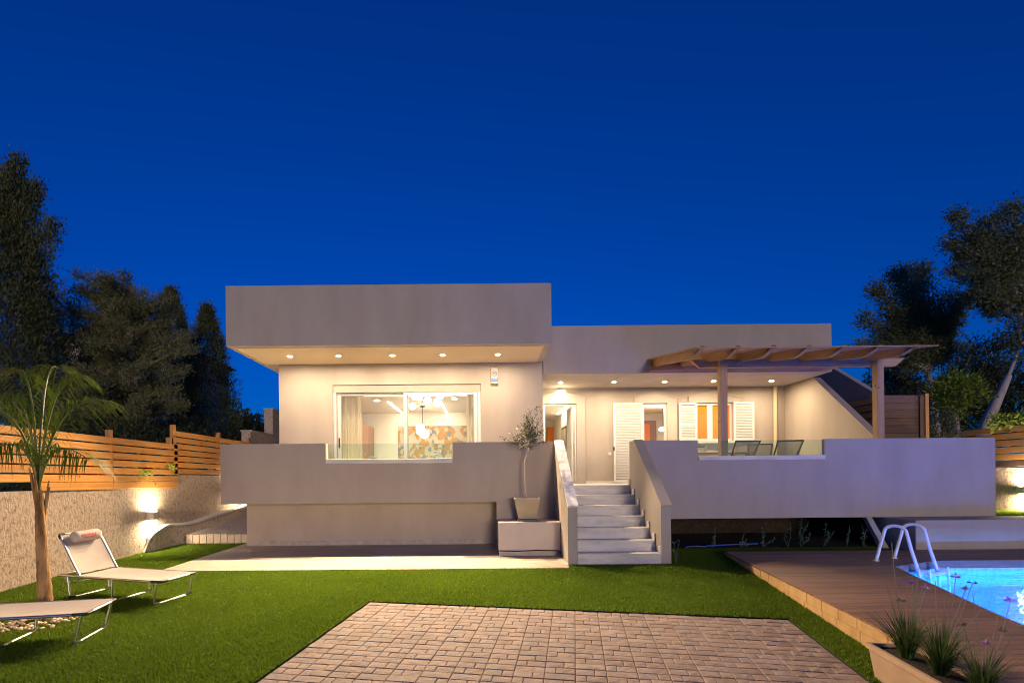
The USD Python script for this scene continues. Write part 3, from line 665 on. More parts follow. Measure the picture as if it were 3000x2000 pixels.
# curved retaining wall, gravel bed and brick edging left of the house
cu = np.array([px(u, v, Y) for u, v, Y in ((420, 1622, 10.44), (432, 1592, 10.5), (446, 1566, 10.58), (470, 1547, 10.8), (500, 1534, 11.15), (540, 1531, 11.5), (580, 1524, 11.9), (630, 1507, 12.4), (680, 1492, 12.95), (722, 1483, 13.4), (760, 1476, 14.2))])
from scipy.interpolate import CubicSpline
tq = np.linspace(0, 1, len(cu)); cs = CubicSpline(tq, cu)(np.linspace(0, 1, 50))
CW = T('retaining_wall', 'low curving wall with smooth pale coping rising left of the house', 'wall', tuple(cs[10]))
tan = np.gradient(cs[:, :2], axis=0); tan /= np.linalg.norm(tan, axis=1, keepdims=True); nor = np.column_stack([tan[:, 1], -tan[:, 0]])
def ribbon(o0, o1, zt, zb):
    n = len(cs); L = cs[:, :2] + nor * o0; R = cs[:, :2] + nor * o1
    rows = np.stack([np.column_stack([L, zb]), np.column_stack([L, zt]), np.column_stack([R, zt]), np.column_stack([R, zb])], 1)
    v = rows.reshape(-1, 3); f = []
    for i in range(n - 1):
        for j in range(4):
            k = (j + 1) % 4; f.append([i * 4 + j, i * 4 + k, (i + 1) * 4 + k, (i + 1) * 4 + j])
    f += [[0, 1, 2, 3], [(n - 1) * 4 + q for q in (0, 1, 2, 3)]]
    return v, np.array(f)
part(CW, 'wall_face', ribbon(-.16, -.012, cs[:, 2] - .045, np.full(len(cs), -.3)), m_stucco, smooth=50)
part(CW, 'coping', ribbon(-.17, .02, cs[:, 2], cs[:, 2] - .044), m_white, smooth=50)
gb = MB(); gx = np.linspace(-6.75, -4.9, 30); gy = np.linspace(11.62, 15.5, 40); X, Y = np.meshgrid(gx, gy)
Z = .32 + .62 * np.clip((Y - 11.65) / 3.0, 0, 1) ** 1.1 + .05 * (meshkit.fbm(np.stack([X * 3, Y * 3, X * 0], -1)) - .5) - .10 * np.clip((X + 6.3) / 1.2, 0, 1)
i, j = np.meshgrid(np.arange(39), np.arange(29), indexing='ij'); o = i * 30 + j
solo('gravel_bed', (np.stack([X, Y, Z], -1).reshape(-1, 3), np.stack([o, o + 1, o + 31, o + 30], -1).reshape(-1, 4)), m_gravel, kind='structure', smooth=True)
BE = T('brick_edging', 'row of upright pale bricks edging the gravel bed by the house', 'edging', (-6.0, 11.6, 0))
for k in range(9):
    x = -6.72 + k * .156
    part(BE, 'brick', BX(x, x + .149, 11.52, 11.62, -.02, .325 + RNG.uniform(-.006, .006), c=.008), m_brick)
part(BE, 'end_block', BX(-5.31, -5.19, 11.42, 11.60, -.02, .33, c=.01), m_skirt)

# ================================================================ lamps on walls
def wall_lamp(x, y, z, sx, label, group=None):
    t = T('wall_lamp', label, 'wall lamp', (x, y, z), group)
    part(t, 'body', BX(min(x, x + sx * .155), max(x, x + sx * .155), y - .08, y + .08, z - .085, z + .085, c=.006), m_lampbody)
    a, b = sorted((x + sx * .06, x + sx * .14))
    for s in (1, -1):
        zz = z + s * .088
        part(t, 'lens', (np.array([[a, y - .05, zz], [b, y - .05, zz], [b, y + .05, zz], [a, y + .05, zz]]), np.array([[0, 1, 2, 3]])), m_sconce)
wall_lamp(-6.998, 10.68, .81, 1, 'lit up-and-down box lamp on the left stucco wall')
wall_lamp(11.998, 11.33, 1.16, -1, 'lit up-and-down lamp on the right stucco wall at frame edge')
wall_lamp(-6.998, 14.3, 1.30, 1, 'box lamp on the left boundary wall, tucked behind the terrace')
t = T('porch_lamp', 'glowing white cylinder lamp above the entrance door', 'wall lamp', (2.1, 13.98, 3.74))
m = trimesh.creation.revolve(np.array([[.0, -.16], [.12, -.16], [.13, -.14], [.13, .10], [.11, .125], [.03, .13], [0, .13]]), sections=28)
part(t, 'glass_shade', (np.array(m.vertices) + [2.1, 13.90, 3.76], np.array(m.faces)), m_porchglobe, smooth=40)
part(t, 'bracket', BX(2.05, 2.15, 13.90, 14.06, 3.892, 3.92), m_alu)
# ================================================================ inside the living room
ch = T('globe_chandelier', 'cluster of glowing white glass globes under the living room ceiling', 'chandelier', (-1.6, 14.2, 3.95))
hub = np.array([-1.55, 14.2, 3.72])
part(ch, 'stem', tube([(hub[0], hub[1], 3.95), hub], .012, 8), m_dark)
for u, v, r in ((1216, 1160, .105), (1228, 1163, .09), (1253, 1173, .105), (1290, 1158, .10), (1280, 1179, .105), (1208, 1190, .085)):
    p = px(u, v, 14.2)
    part(ch, 'arm', tube([hub, p], .007, 6), m_dark); part(ch, 'globe', ball(p, r, 3), m_globe, smooth=True)
ch = T('pendant_lamp', 'pendant with two glowing globes hanging before the patterned wallpaper', 'pendant lamp', (-2.1, 17, 3.95))
p = px(1238, 1250, 17.0); part(ch, 'cord', tube([(p[0], 17, 3.95), p], .012, 6), m_dark); part(ch, 'canopy', disc((p[0], 17, 3.93), .09, .03), m_dark)
for u, v, r in ((1232, 1254, .14), (1243, 1270, .15), (1229, 1264, .10)): part(ch, 'globe', ball(px(u, v, 17.0), r, 3), m_globe, smooth=True)
for x0, x1, y0, y1, lab in ((-3.4, -.42, 14.62, 14.74, 'wide glowing ceiling slot across the living room'), (-2.98, -2.92, 15.9, 18.6, 'glowing ceiling slot running back, left of the chandelier'), (-1.36, -1.30, 15.9, 18.6, 'glowing ceiling slot running back, right of the chandelier')):
    t = T('ceiling_light', lab, 'ceiling light', ((x0 + x1) / 2, (y0 + y1) / 2, 3.94))
    part(t, 'channel', BX(x0 - .02, x1 + .02, y0 - .02, y1 + .02, 3.935, 3.949), m_white); part(t, 'diffuser', BX(x0, x1, y0, y1, 3.925, 3.934), m_cove)
for x, y, lab in ((-3.85, 14.8, 'small round spotlight in the living room ceiling, leftmost'), (-3.2, 15.4, 'small round spotlight in the living room ceiling, beside the left glowing slot'), (-.85, 15.2, 'small round spotlight in the living room ceiling, right of the chandelier')):
    t = T('ceiling_spotlight', lab, 'spotlight', (x, y, 3.9)); part(t, 'ring', disc((x, y, 3.92), .11, .05), m_white); part(t, 'lens', disc((x, y, 3.888), .075, .012), m_cove)
t = T('ceiling_light', 'added unseen ceiling lamp brightening the room behind the glass porch door', 'ceiling light', (4.6, 16, 3.74))  # unseen lamp, added to brighten this room
part(t, 'base', disc((4.6, 16.0, 3.745), .22, .03), m_white); part(t, 'diffuser', disc((4.6, 16.0, 3.715), .20, .012), emit('added_room_lamp_glass', (1.0, .72, .40), 150))
t = T('ceiling_light', 'bright slot of light in the hallway ceiling seen through the entrance door', 'ceiling light', (2.6, 17, 3.74))
part(t, 'channel', BX(2.52, 2.68, 15.6, 17.9, 3.745, 3.759), m_white); part(t, 'diffuser', BX(2.54, 2.66, 15.65, 17.85, 3.735, 3.744), m_cove)
t = T('pendant_lamp', 'small hanging lamp reflected in the room behind the glass porch door', 'pendant lamp', (5.75, 16.4, 3.7))
part(t, 'cord', tube([(5.75, 16.4, 3.76), (5.75, 16.4, 3.1)], .01, 6), m_dark); part(t, 'globe', ball((5.75, 16.4, 3.05), (.13, .13, .07), 3), m_globe, smooth=True)
def curtain(x0, x1, y, label):
    x = np.linspace(x0, x1, 60); w = .045 * np.sin((x - x0) * 42) + .02 * np.sin((x - x0) * 17)
    v = np.concatenate([np.column_stack([x, y + w, np.full(60, z)]) for z in (FL + .02, 3.93)])
    k = np.arange(59); solo('curtain', (v, np.stack([k, k + 1, k + 61, k + 60], 1)), m_curtain, label, 'curtain', smooth=True)
curtain(-3.62, -3.02, 12.75, 'pleated beige curtain at the left side of the sliding window')
curtain(-.42, -.08, 12.75, 'narrow beige curtain at the right side of the sliding window')
wd = T('wardrobe', 'tall light-brown wooden wardrobe in the living room', 'wardrobe', (-4.3, 17.3, FL))
part(wd, 'carcass', BX(-4.55, -4.03, 15.9, 18.7, FL, 3.42), m_brownwood)
for y0 in (15.93, 16.86, 17.79): part(wd, 'door', BX(-4.028, -4.0, y0, y0 + .9, FL + .05, 3.40, c=.006), m_brownwood)
# picture in the hall, dining chair and flowers in the living room
t = T('picture', 'dark framed picture on the hallway wall inside the entrance', 'picture', (2.74, 17.3, 2.9))
part(t, 'frame', BX(2.715, 2.749, 16.85, 17.85, 2.42, 3.25), m_dark); part(t, 'print', BX(2.708, 2.714, 16.92, 17.78, 2.49, 3.18), m_curtain)
t = T('dining_chair', 'pale rounded chair back just inside the sliding window', 'chair', (-2.95, 13.4, FL))
a = np.linspace(0, np.pi, 15); part(t, 'backrest', tube(np.column_stack([-2.92 + .27 * np.cos(a), np.full(15, 13.4), 1.78 + .33 * np.sin(a)]), .022, 8), m_white, smooth=60)
part(t, 'seat', BX(-3.2, -2.64, 13.4, 13.9, 1.78, 1.84, c=.02), m_curtain)
for x in (-3.15, -2.69):
    for y in (13.43, 13.86): part(t, 'leg', tube([(x, y, FL), (x, y, 1.78)], .018, 6), m_white)
t = T('dining_table', 'living room dining table behind the balustrade glass', 'table', (-1.5, 14.6, FL))
part(t, 'table_top', BX(-2.3, -.6, 14.1, 15.1, 1.90, 1.94, c=.008), m_brownwood)
for x in (-2.2, -.7):
    for y in (14.2, 15.0): part(t, 'leg', BX(x - .03, x + .03, y - .03, y + .03, FL, 1.90), m_brownwood)
t = T('flower_vase', 'vase of white flowers on the dining table', 'vase', (-1.35, 14.4, 1.94))
m = trimesh.creation.revolve(np.array([[0, 0], [.05, 0], [.07, .06], [.04, .14], [.05, .17], [0, .165]]), sections=16)
part(t, 'vase', (np.array(m.vertices) + [-1.35, 14.4, 1.94], np.array(m.faces)), m_white, smooth=40)
rr = np.random.default_rng(4); fb = MB()
for k in range(9): fb.add(ball(np.array([-1.35, 14.4, 2.2]) + rr.normal(0, .06, 3), .035, 1))
part(t, 'blossoms', fb, m_white)
# ================================================================ porch furniture
def porch_chair(x, y, rot, label):
    t = T('terrace_chair', label, 'chair', (x, y, FL), 'textile chairs round the porch table')
    c, s = math.cos(math.radians(rot)), math.sin(math.radians(rot))
    def R(m):
        v, f = geo(m); v = np.array(v); v[:, :2] = v[:, :2] @ np.array([[c, s], [-s, c]]); return v + [x, y, FL], f
    for q in (-.235, .235):
        part(t, 'frame_leg', R(tube(rounded([(q, .27, 0), (q * .95, .18, .42), (q * .98, .25, .46), (q * 1.12, .02 - .25, .95)][::1], .05), .020, 8)), m_taupe, smooth=60)
        part(t, 'frame_leg', R(tube([(q, -.26, 0), (q, .0, .42)], .016, 8)), m_taupe, smooth=60)
    part(t, 'top_rail', R(tube([(-.265, -.235, .95), (.265, -.235, .95)], .020, 8)), m_taupe)
    part(t, 'seat', R((np.array([[-.22, .25, .45], [.22, .25, .45], [.22, -.0, .43], [-.22, -.0, .43]]), np.array([[0, 1, 2, 3]]))), m_textile)
    part(t, 'back_textile', R((np.array([[-.235, .0, .52], [.235, .0, .52], [.26, -.23, .94], [-.26, -.23, .94]]), np.array([[0, 1, 2, 3]]))), m_textile)
porch_chair(5.95, 11.72, -4, 'grey-brown textile chair just right of the left pergola post')
porch_chair(6.95, 12.9, -25, 'smaller-looking textile chair seen behind the one by the post')
porch_chair(6.95, 11.75, -10, 'textile chair standing apart, rightmost behind the glass')
porch_chair(5.45, 13.2, 160, 'textile chair half hidden at the left of the pergola post')
t = T('terrace_table', 'brown table top behind the right balustrade glass', 'table', (5.4, 12.5, FL))
part(t, 'table_top', BX(4.55, 6.35, 12.05, 12.95, FL + .70, FL + .735, c=.008), m_brownwood)
for x in (4.65, 6.25):
    for y in (12.15, 12.85): part(t, 'leg', BX(x - .03, x + .03, y - .03, y + .03, FL, FL + .70), m_taupe)
# alarm box
t = T('alarm_box', 'white alarm siren box with round emblem and blue base, right of the window', 'alarm box', (.225, 12.08, 3.86))
a0 = px(1438, 1077, 12.08); a1 = px(1459, 1124, 12.08); X0, X1, Z1, Z0 = a0[0], a1[0], a0[2], a1[2]
part(t, 'case', BX(X0, X1, 12.05, 12.129, Z0, Z1, c=.012), plain('alarm_case', (.33, .32, .29), .6))
part(t, 'blue_lens', BX(X0 + .006, X1 - .006, 12.040, 12.052, Z0 + .05, Z0 + .13, c=.004), plain('blue_lens', (.05, .11, .33), .4))
em = MB(); cx, cz = (X0 + X1) / 2, Z0 + .235
a = np.linspace(0, 2 * np.pi, 25); em.add(tube(np.column_stack([cx + .055 * np.cos(a), np.full(25, 12.047), cz + .055 * np.sin(a)]), .0055, 5))
em.add(tube([(cx - .035, 12.047, cz + .005), (cx + .03, 12.047, cz + .03)], .006, 5)).add(tube([(cx - .03, 12.047, cz - .02), (cx - .005, 12.047, cz - .012)], .006, 5)).add(tube([(cx + .01, 12.047, cz - .012), (cx + .035, 12.047, cz - .018)], .006, 5))
part(t, 'emblem', em, plain('emblem_ink', (.03, .025, .02), .8))

# ================================================================ sun loungers
def lounger(near_foot, head_dir, label):
    """near_foot: ground point of the near leg at the foot end; head_dir: unit vector towards the head"""
    h = np.array(head_dir, float); h /= np.linalg.norm(h); w = np.array([-h[1], h[0]])
    if w[1] < 0: w = -w
    t = T('sun_lounger', label, 'sun lounger', (near_foot[0], near_foot[1], gz(near_foot[1])), 'folding sun loungers on the lawn')
    o = np.array(near_foot[:2], float)
    def L(l, ww, z):
        q = o + h * l + w * ww; return np.array([q[0], q[1], gz(q[1]) + z])
    ZF = .315; WD = .58
    for l in (.02, .72, 1.46):
        lean = .06 if l < .5 else (-.03 if l > 1 else .02)
        part(t, 'leg', tube(rounded([L(l - lean, 0, ZF), L(l, .01, .03), L(l, .03, .012), L(l, WD - .03, .012), L(l, WD - .01, .03), L(l - lean, WD, ZF)], .06), .0155, 8), m_alu, smooth=60)
        for ww in (.02, WD - .02):
            part(t, 'leg_cap', tube([L(l, ww - .035 if ww < .3 else ww + .035, .035), L(l, ww + .06 if ww < .3 else ww - .06, .014)], .018, 8), m_dark)
    part(t, 'frame', tube(rounded([L(1.66, 0, ZF), L(-.09, 0, ZF), L(-.09, WD, ZF), L(1.66, WD, ZF), L(1.66, 0, ZF)], .05), .016, 8), m_alu, smooth=60)
    for l, ww in ((-.09, 0), (-.09, WD)): part(t, 'corner_cap', tube(rounded([L(l + .13, ww, ZF), L(l, ww, ZF), L(l, ww + (.12 if ww < .3 else -.12), ZF)], .05), .018, 8), m_dark, smooth=60)
    BL, BA = .66, math.radians(56); HX = 1.30
    bt = lambda s, ww, e=0.0: L(HX + s * math.cos(BA), ww, ZF + .01 + s * math.sin(BA) + e)
    part(t, 'back_frame', tube(rounded([bt(0, .02), bt(BL, .02), bt(BL, WD - .02), bt(0, WD - .02)], .05), .0155, 8), m_alu, smooth=60)
    for ww in (.02, WD - .02): part(t, 'corner_cap', tube(rounded([bt(BL - .07, ww), bt(BL, ww), bt(BL, ww + (.07 if ww < .3 else -.07))], .04), .019, 8), m_dark, smooth=60)
    def cloth(fn, n=14, m=10):
        g = np.array([[fn(a, b) for b in np.linspace(0, 1, m)] for a in np.linspace(0, 1, n)]).reshape(-1, 3)
        i, j = np.meshgrid(np.arange(n - 1), np.arange(m - 1), indexing='ij'); k = i * m + j
        return g, np.stack([k, k + 1, k + m + 1, k + m], -1).reshape(-1, 4)
    sag = lambda a, b: -.035 * (4 * b * (1 - b)) * (4 * a * (1 - a)) ** .5
    part(t, 'seat_fabric', cloth(lambda a, b: L(-.075 + a * 1.40, .005 + b * (WD - .01), ZF + .012 + sag(a, b))), m_fabric, smooth=True)
    part(t, 'back_fabric', cloth(lambda a, b: bt(.02 + a * (BL - .04), .03 + b * (WD - .06), .006) - np.array([*(h * -1), 0]) * sag(a, b) * -1 + np.array([0, 0, sag(a, b) * .2 + .008 * math.sin(b * 17 + a * 9) * max(0, .5 - a)])), m_fabric, smooth=True)
    pts = np.array([bt(BL - .13, .12 + k * .39 / 12, .06) - np.array([h[0], h[1], 0]) * .03 for k in range(13)])
    rr_ = np.array([.05] + [.078] * 11 + [.05])
    pil = part(t, 'head_pillow', tube(pts, rr_, 14), m_fabric, smooth=60)
    # faded pink script printed on the pillow
    fd = -np.array([h[0], h[1], 0]); up = np.array([0, 0, 1.0]); wv = np.array([w[0], w[1], 0])
    c0 = bt(BL - .13, .12 + .39 / 2, .06) - np.array([h[0], h[1], 0]) * .03
    sq = []
    for s in np.linspace(-1, 1, 60):
        z = .022 * math.sin(s * 19) + .012 * math.sin(s * 37); sq.append(c0 - wv * s * -.11 + up * (z + .006) + fd * math.sqrt(max((.081) ** 2 - (z + .006) ** 2, 0)))
    part(pil, 'pink_script', tube(np.array(sq), .005, 5), m_pink)
    part(t, 'prop', tube(rounded([L(1.62, .04, ZF - .02), L(1.52, .06, .20), L(1.52, WD - .06, .20), L(1.62, WD - .04, ZF - .02)], .04), .009, 6), m_alu, smooth=60)
lounger((-4.29, 6.64), (-.965, .26), 'white folding sun lounger with its backrest up, between palm and stucco wall')
lounger((-4.19, 5.25), (-.985, -.17), 'white sun lounger cut off by the left picture edge, only its foot end visible')

# ================================================================ pool ladder
LA = T('pool_ladder', 'steel pool ladder with two arched handrails at the pool corner', 'pool ladder', (6.7, 8.2, DZ))
ld = np.array([.42, -.906]); lw = np.array([.906, .42])
b0 = np.array([6.49, 8.49])
def Lp(s, q, z): g = b0 + ld * s + lw * q; return np.array([g[0], g[1], z])
for q in (0, .53):
    a = np.linspace(0, 1, 11); arc = [Lp(.28 - .155 * math.cos(math.pi * t), q, .60 + .10 * math.sin(math.pi * t)) for t in a]
    part(LA, 'handrail', tube(np.array([Lp(.0, q, DZ), Lp(.06, q, .35)] + arc + [Lp(.50, q, .33), Lp(.58, q, .05), Lp(.62, q, -.10), Lp(.63, q, -1.1)]), .025, 12), m_steel, smooth=60)
    part(LA, 'foot_flange', disc(Lp(0, q, DZ + .006), .045, .012), m_steel)
    part(LA, 'anchor_clamp', tube([Lp(.56, q + .02, .02), Lp(.72, q + .02, .03)], .028, 8), m_steel)
    part(LA, 'inner_rail', tube(rounded([Lp(.72, q + .02, .06), Lp(.74, q + .02, -.1), Lp(.74, q + .02, -1.1)], .05), .019, 10), m_steel, smooth=60)
for z in (-.03, -.30, -.57, -.84):
    p0, p1 = Lp(.68, .0, z), Lp(.68, .55, z)
    part(LA, 'step', tube([p0, p1], .035, 8), m_steel)
# ================================================================ long planter with society garlic
PL = T('planter', 'long terracotta-coloured planter trough at the deck edge, bottom right', 'planter', (3.3, 3.6, gz(4)))
pd = np.array([-.177, -1.0]); pd /= np.linalg.norm(pd); pn = np.array([-pd[1], pd[0]]); pn = -pn if pn[0] < 0 else pn
po = np.array([3.235, 4.36])
def Pq(l, w, z): g = po + pd * l + pn * w; return [g[0], g[1], z]
LT, WT, ZT, ZB = 1.15, .34, .10, float(gz(3.8)) - .0
def frustum(l0, l1, w0, w1, zt, il, zb): return np.array([Pq(l0 + il, w0 + il, zb), Pq(l1 - il, w0 + il, zb), Pq(l1 - il, w1 - il, zb), Pq(l0 + il, w1 - il, zb), Pq(l0, w0, zt), Pq(l1, w0, zt), Pq(l1, w1, zt), Pq(l0, w1, zt)])
BF = np.array([[0, 1, 5], [0, 5, 4], [1, 2, 6], [1, 6, 5], [2, 3, 7], [2, 7, 6], [3, 0, 4], [3, 4, 7], [0, 2, 1], [0, 3, 2]])
part(PL, 'trough', (frustum(.015, LT - .015, .015, WT - .015, ZT - .03, .035, ZB), BF), m_trough)
rimv = []
for z in (ZT - .045, ZT): rimv += [Pq(0, 0, z), Pq(LT, 0, z), Pq(LT, WT, z), Pq(0, WT, z)]
for z in (ZT, ZT - .045): rimv += [Pq(.028, .028, z), Pq(LT - .028, .028, z), Pq(LT - .028, WT - .028, z), Pq(.028, WT - .028, z)]
rf = []
for o in (0, 4, 8):
    for k in range(4): j = (k + 1) % 4; rf += [[o + k, o + j, o + 4 + j, o + 4 + k]]
part(PL, 'rim', (np.array(rimv), np.array(rf)), m_trough)
sg_ = np.array([Pq(.03 + (LT - .06) * a, .03 + (WT - .06) * b, ZT - .03 + .02 * (meshkit.fbm(np.array([a * 30, b * 10, 0.5])) - .5)) for a in np.linspace(0, 1, 30) for b in np.linspace(0, 1, 10)])
i, j = np.meshgrid(np.arange(29), np.arange(9), indexing='ij'); k = i * 10 + j
part(PL, 'soil', (sg_, np.stack([k, k + 1, k + 11, k + 10], -1).reshape(-1, 4)), m_soil, smooth=True)
def tuft(l, w, label, n, H_, seed, stems):
    r = np.random.default_rng(seed); c = np.array(Pq(l, w, ZT - .03))
    t = T('flowering_plant', label, 'plant', tuple(c))
    mb = MB()
    for _ in range(n):
        a = r.uniform(0, 2 * np.pi); sp = r.uniform(.05, .95); hh = H_ * r.uniform(.35, 1.1)
        base = c + np.array([math.cos(a), math.sin(a), 0]) * r.uniform(0, .05)
        out = np.array([math.cos(a), math.sin(a), 0]); s = np.linspace(0, 1, 5)[:, None]
        p = base + np.array([0, 0, 1]) * hh * s * (1 - .25 * sp * s) + out * hh * sp * s ** 1.6
        wd_ = np.array([-out[1], out[0], 0]) * .0042
        k = np.array([1, 1, .9, .6, .08])[:, None]
        v = np.concatenate([p - wd_ * k, p + wd_ * k]); q = np.arange(4); mb.add((v, np.stack([q, q + 1, q + 6, q + 5], 1)))
    part(t, 'leaves', mb, m_tuft)
    for (u, v, Y, fl) in stems:
        tip = px(u, v, Y); mid = (c + tip) / 2 + np.array([.02 * r.normal(), 0, .06])
        s = np.linspace(0, 1, 9)[:, None]; p = (1 - s) ** 2 * c + 2 * s * (1 - s) * mid + s * s * tip
        part(t, 'stem', tube(p, np.linspace(.0042, .0026, 9), 5), m_stalk, smooth=60)
        if fl:
            fb = MB()
            for _ in range(11):
                d = r.normal(size=3); d[2] = abs(d[2]) * .5; d /= np.linalg.norm(d)
                e = np.cross(d, r.normal(size=3)); e /= np.linalg.norm(e); L_ = .038
                fb.add((np.array([tip, tip + d * L_ * .6 + e * .009, tip + d * L_, tip + d * L_ * .6 - e * .009]), np.array([[0, 1, 2, 3]])))
            part(t, 'flower_head' if fl == 1 else 'seed_head', fb, m_purple if fl == 1 else m_stalk)
tuft(.27, .16, 'grassy plant with tall stems, further one in the trough', 270, .40, 21, [(2590, 1700, 4.2, 0), (2690, 1660, 4.1, 0), (2640, 1760, 4.2, 2), (2612, 1588, 4.05, 0), (2657, 1705, 4.15, 0), (2672, 1708, 4.1, 1), (2705, 1718, 4.0, 0), (2712, 1722, 4.1, 1)])
tuft(.62, .18, 'grassy plant with leaning stems, middle one in the trough', 280, .40, 22, [(2740, 1700, 3.8, 0), (2800, 1690, 3.7, 1), (2880, 1780, 3.7, 0), (2768, 1742, 3.75, 0), (2792, 1752, 3.8, 0), (2820, 1752, 3.7, 0), (2850, 1706, 3.75, 2), (2830, 1726, 3.7, 2)])
tuft(.95, .22, 'grassy plant with a pink-purple bloom, nearest in the trough', 180, .30, 23, [(2960, 1760, 3.4, 1), (2850, 1740, 3.4, 0), (2990, 1830, 3.35, 0), (2888, 1884, 3.4, 1), (2813, 1798, 3.45, 0), (2815, 1830, 3.45, 2), (2925, 1802, 3.4, 0), (2945, 1848, 3.4, 2)])

# ================================================================ trees and plants
def tree_pts(rng, n, c, r, hollow=.35):
    d = rng.normal(size=(n, 3)); d /= np.linalg.norm(d, axis=1, keepdims=True)
    return np.asarray(c) + d * (rng.uniform(hollow, 1, (n, 1)) ** .6) * np.asarray(r), d
def clumps(rng, centres, outs, per, spread, L, W, up=.4):
    n = len(centres); c = np.repeat(centres, per, 0) + rng.normal(0, 1, (n * per, 3)) * np.repeat(np.broadcast_to(spread, (n,)), per)[:, None]
    d = np.repeat(outs, per, 0) + rng.normal(0, .7, (n * per, 3)) + [0, 0, up]
    return leaves(c, d, L, W, rng)
def cypress(name, label, base, height, rad, seed, mat=m_cypress, n=1700, per=16, tops=1, z0=.6, L=.11, W=.026, ex=2.6, tips=()):
    r = np.random.default_rng(seed); t = T(name, label, 'tree', (base[0], base[1], -.75))
    part(t, 'trunk', tube([(base[0], base[1], -.8), (base[0], base[1], height * .6)], [.22, .06], 8), m_bark, smooth=60)
    C, O = [], []
    for k in range(tops):
        bx = base[0] + (0 if tops == 1 else (k - (tops - 1) / 2) * rad * .9); by_ = base[1] + r.normal(0, .1)
        hh = height * (1 if k == 0 else .92); rr = rad * (1 if tops == 1 else .72)
        m = n // tops
        z = z0 + (hh - z0) * r.uniform(0, 1, m) ** .8; f = (z - z0) / (hh - z0)
        prof = rr * np.clip(np.minimum(1.0, (f + .12) * 3.0) * (1 - f ** ex), .05, 1)
        a = r.uniform(0, 2 * np.pi, m)
        lump = .72 + .55 * meshkit.fbm(np.stack([np.cos(a) * 1.6 + k * 9, np.sin(a) * 1.6, z * 1.1], -1), 3, seed)
        q = prof * lump * r.uniform(.55, 1.05, m)
        C.append(np.column_stack([bx + np.cos(a) * q, by_ + np.sin(a) * q, z])); O.append(np.column_stack([np.cos(a) * .6, np.sin(a) * .6, np.full(m, .9)]))
    for tip, ln, w_ in tips:
        m = int(ln * 90); u = r.uniform(0, 1, m)[:, None]; tip = np.asarray(tip, float)
        s0 = tip - [ (tip[0] - base[0]) * .35, 0, ln]
        C.append(s0 * (1 - u) + tip * u + r.normal(0, 1, (m, 3)) * w_ * (1.15 - u)); O.append(np.tile([.1, 0, 1.2], (m, 1)))
    C, O = np.vstack(C), np.vstack(O)
    part(t, 'crown', clumps(r, C, O, per, .10, L, W, up=.5), mat)
    return t
cypress('cypress_tree', 'tall dense dark cypress at the left picture edge behind the fence', (-12.7, 13.2), 9.0, 1.75, 31, n=5200, per=20, ex=4.5, tips=((px(112, 545, 13.2), 1.3, .16), (px(62, 462, 13.0), 1.0, .13), (px(20, 500, 13.2), 1.6, .22), (px(160, 650, 13.3), 1.0, .18), (px(70, 560, 13.2), 1.2, .25)))
cypress('cypress_tree', 'narrow double-topped cypress beside the left roof corner', (-10.9, 19.0), 8.6, 1.55, 32, n=3200, per=20, tops=2, ex=3.2)
# spreading cedar with up-swept sprays
def spreading(name, label, base, trunk, limbs, seed, mat, bark, per, spread, L, W, spacing=.22, up=.3, cat='tree'):
    """trunk: polyline; limbs: (polyline, foliage radius)"""
    r = np.random.default_rng(seed); t = T(name, label, cat, tuple(base))
    p = np.array(trunk, float); part(t, 'trunk', tube(p, np.linspace(.20, .09, len(p)) * (1 if len(p) > 1 else 1), 9), bark, smooth=60)
    C, O = [], []
    for pl_, fr in limbs:
        q = np.array(pl_, float)
        s = np.linspace(0, 1, 9)[:, None]
        if len(q) == 2: m_ = (q[0] + q[1]) / 2 + [0, 0, .12 * np.linalg.norm(q[1] - q[0])]; q = (1 - s) ** 2 * q[0] + 2 * s * (1 - s) * m_ + s * s * q[1]
        if bark is not None: part(t, 'limb', tube(q, np.linspace(.055, .012, len(q)), 6), bark, smooth=60)
        ln = np.linalg.norm(np.diff(q, axis=0), axis=1).sum(); n = max(int(ln / spacing * 5), 6)
        u = r.uniform(.18, 1.0, n); idx = u * (len(q) - 1); i0 = np.clip(idx.astype(int), 0, len(q) - 2); w = (idx - i0)[:, None]
        c = q[i0] * (1 - w) + q[i0 + 1] * w
        off = r.normal(0, 1, (n, 3)); off /= np.linalg.norm(off, axis=1, keepdims=True)
        off = off * r.uniform(.2, 1, (n, 1)) * fr * (1.15 - .6 * u[:, None]) * [1, 1, .55]
        dirv = (q[-1] - q[0]) / (np.linalg.norm(q[-1] - q[0]) + 1e-6)
        C.append(c + off); O.append(off / (np.linalg.norm(off, axis=1, keepdims=True) + 1e-6) * .6 + dirv * .6)
    part(t, 'crown', clumps(r, np.vstack(C), np.vstack(O), per, spread, L, W, up=up), mat)
    return t
r = np.random.default_rng(41); B = np.array([-10.6, 15.2, 0]); limbs = []
for k in range(64):
    h = r.uniform(1.6, 7.2); a = r.uniform(0, 2 * np.pi); ln = (2.3 - .25 * h) * r.uniform(.65, 1.15) + .55
    s = B + [0, 0, h - .3]; e = s + np.array([math.cos(a) * ln, math.sin(a) * ln, ln * r.uniform(.1, .6)])
    limbs.append(([s, e], .42))
for u, v in ((490, 870), (430, 850), (360, 800), (555, 985), (545, 1085), (560, 1020), (330, 830), (250, 860), (205, 905), (185, 985), (230, 960), (290, 880), (200, 1060), (260, 1040)):
    e = px(u, v, 15.0); s = np.array([B[0], B[1], e[2] - .9]); limbs.append(([s, e], .36))
spreading('cedar_tree', 'feathery grey-green cedar with upswept sprays behind the left fence', (B[0], B[1], -.75), [(B[0], B[1], -.8), (B[0], B[1], 3), (B[0] + .2, B[1], 7.3)], limbs, 42, m_cedarleaf, m_bark, 20, .08, .10, .024, spacing=.12, up=.35)
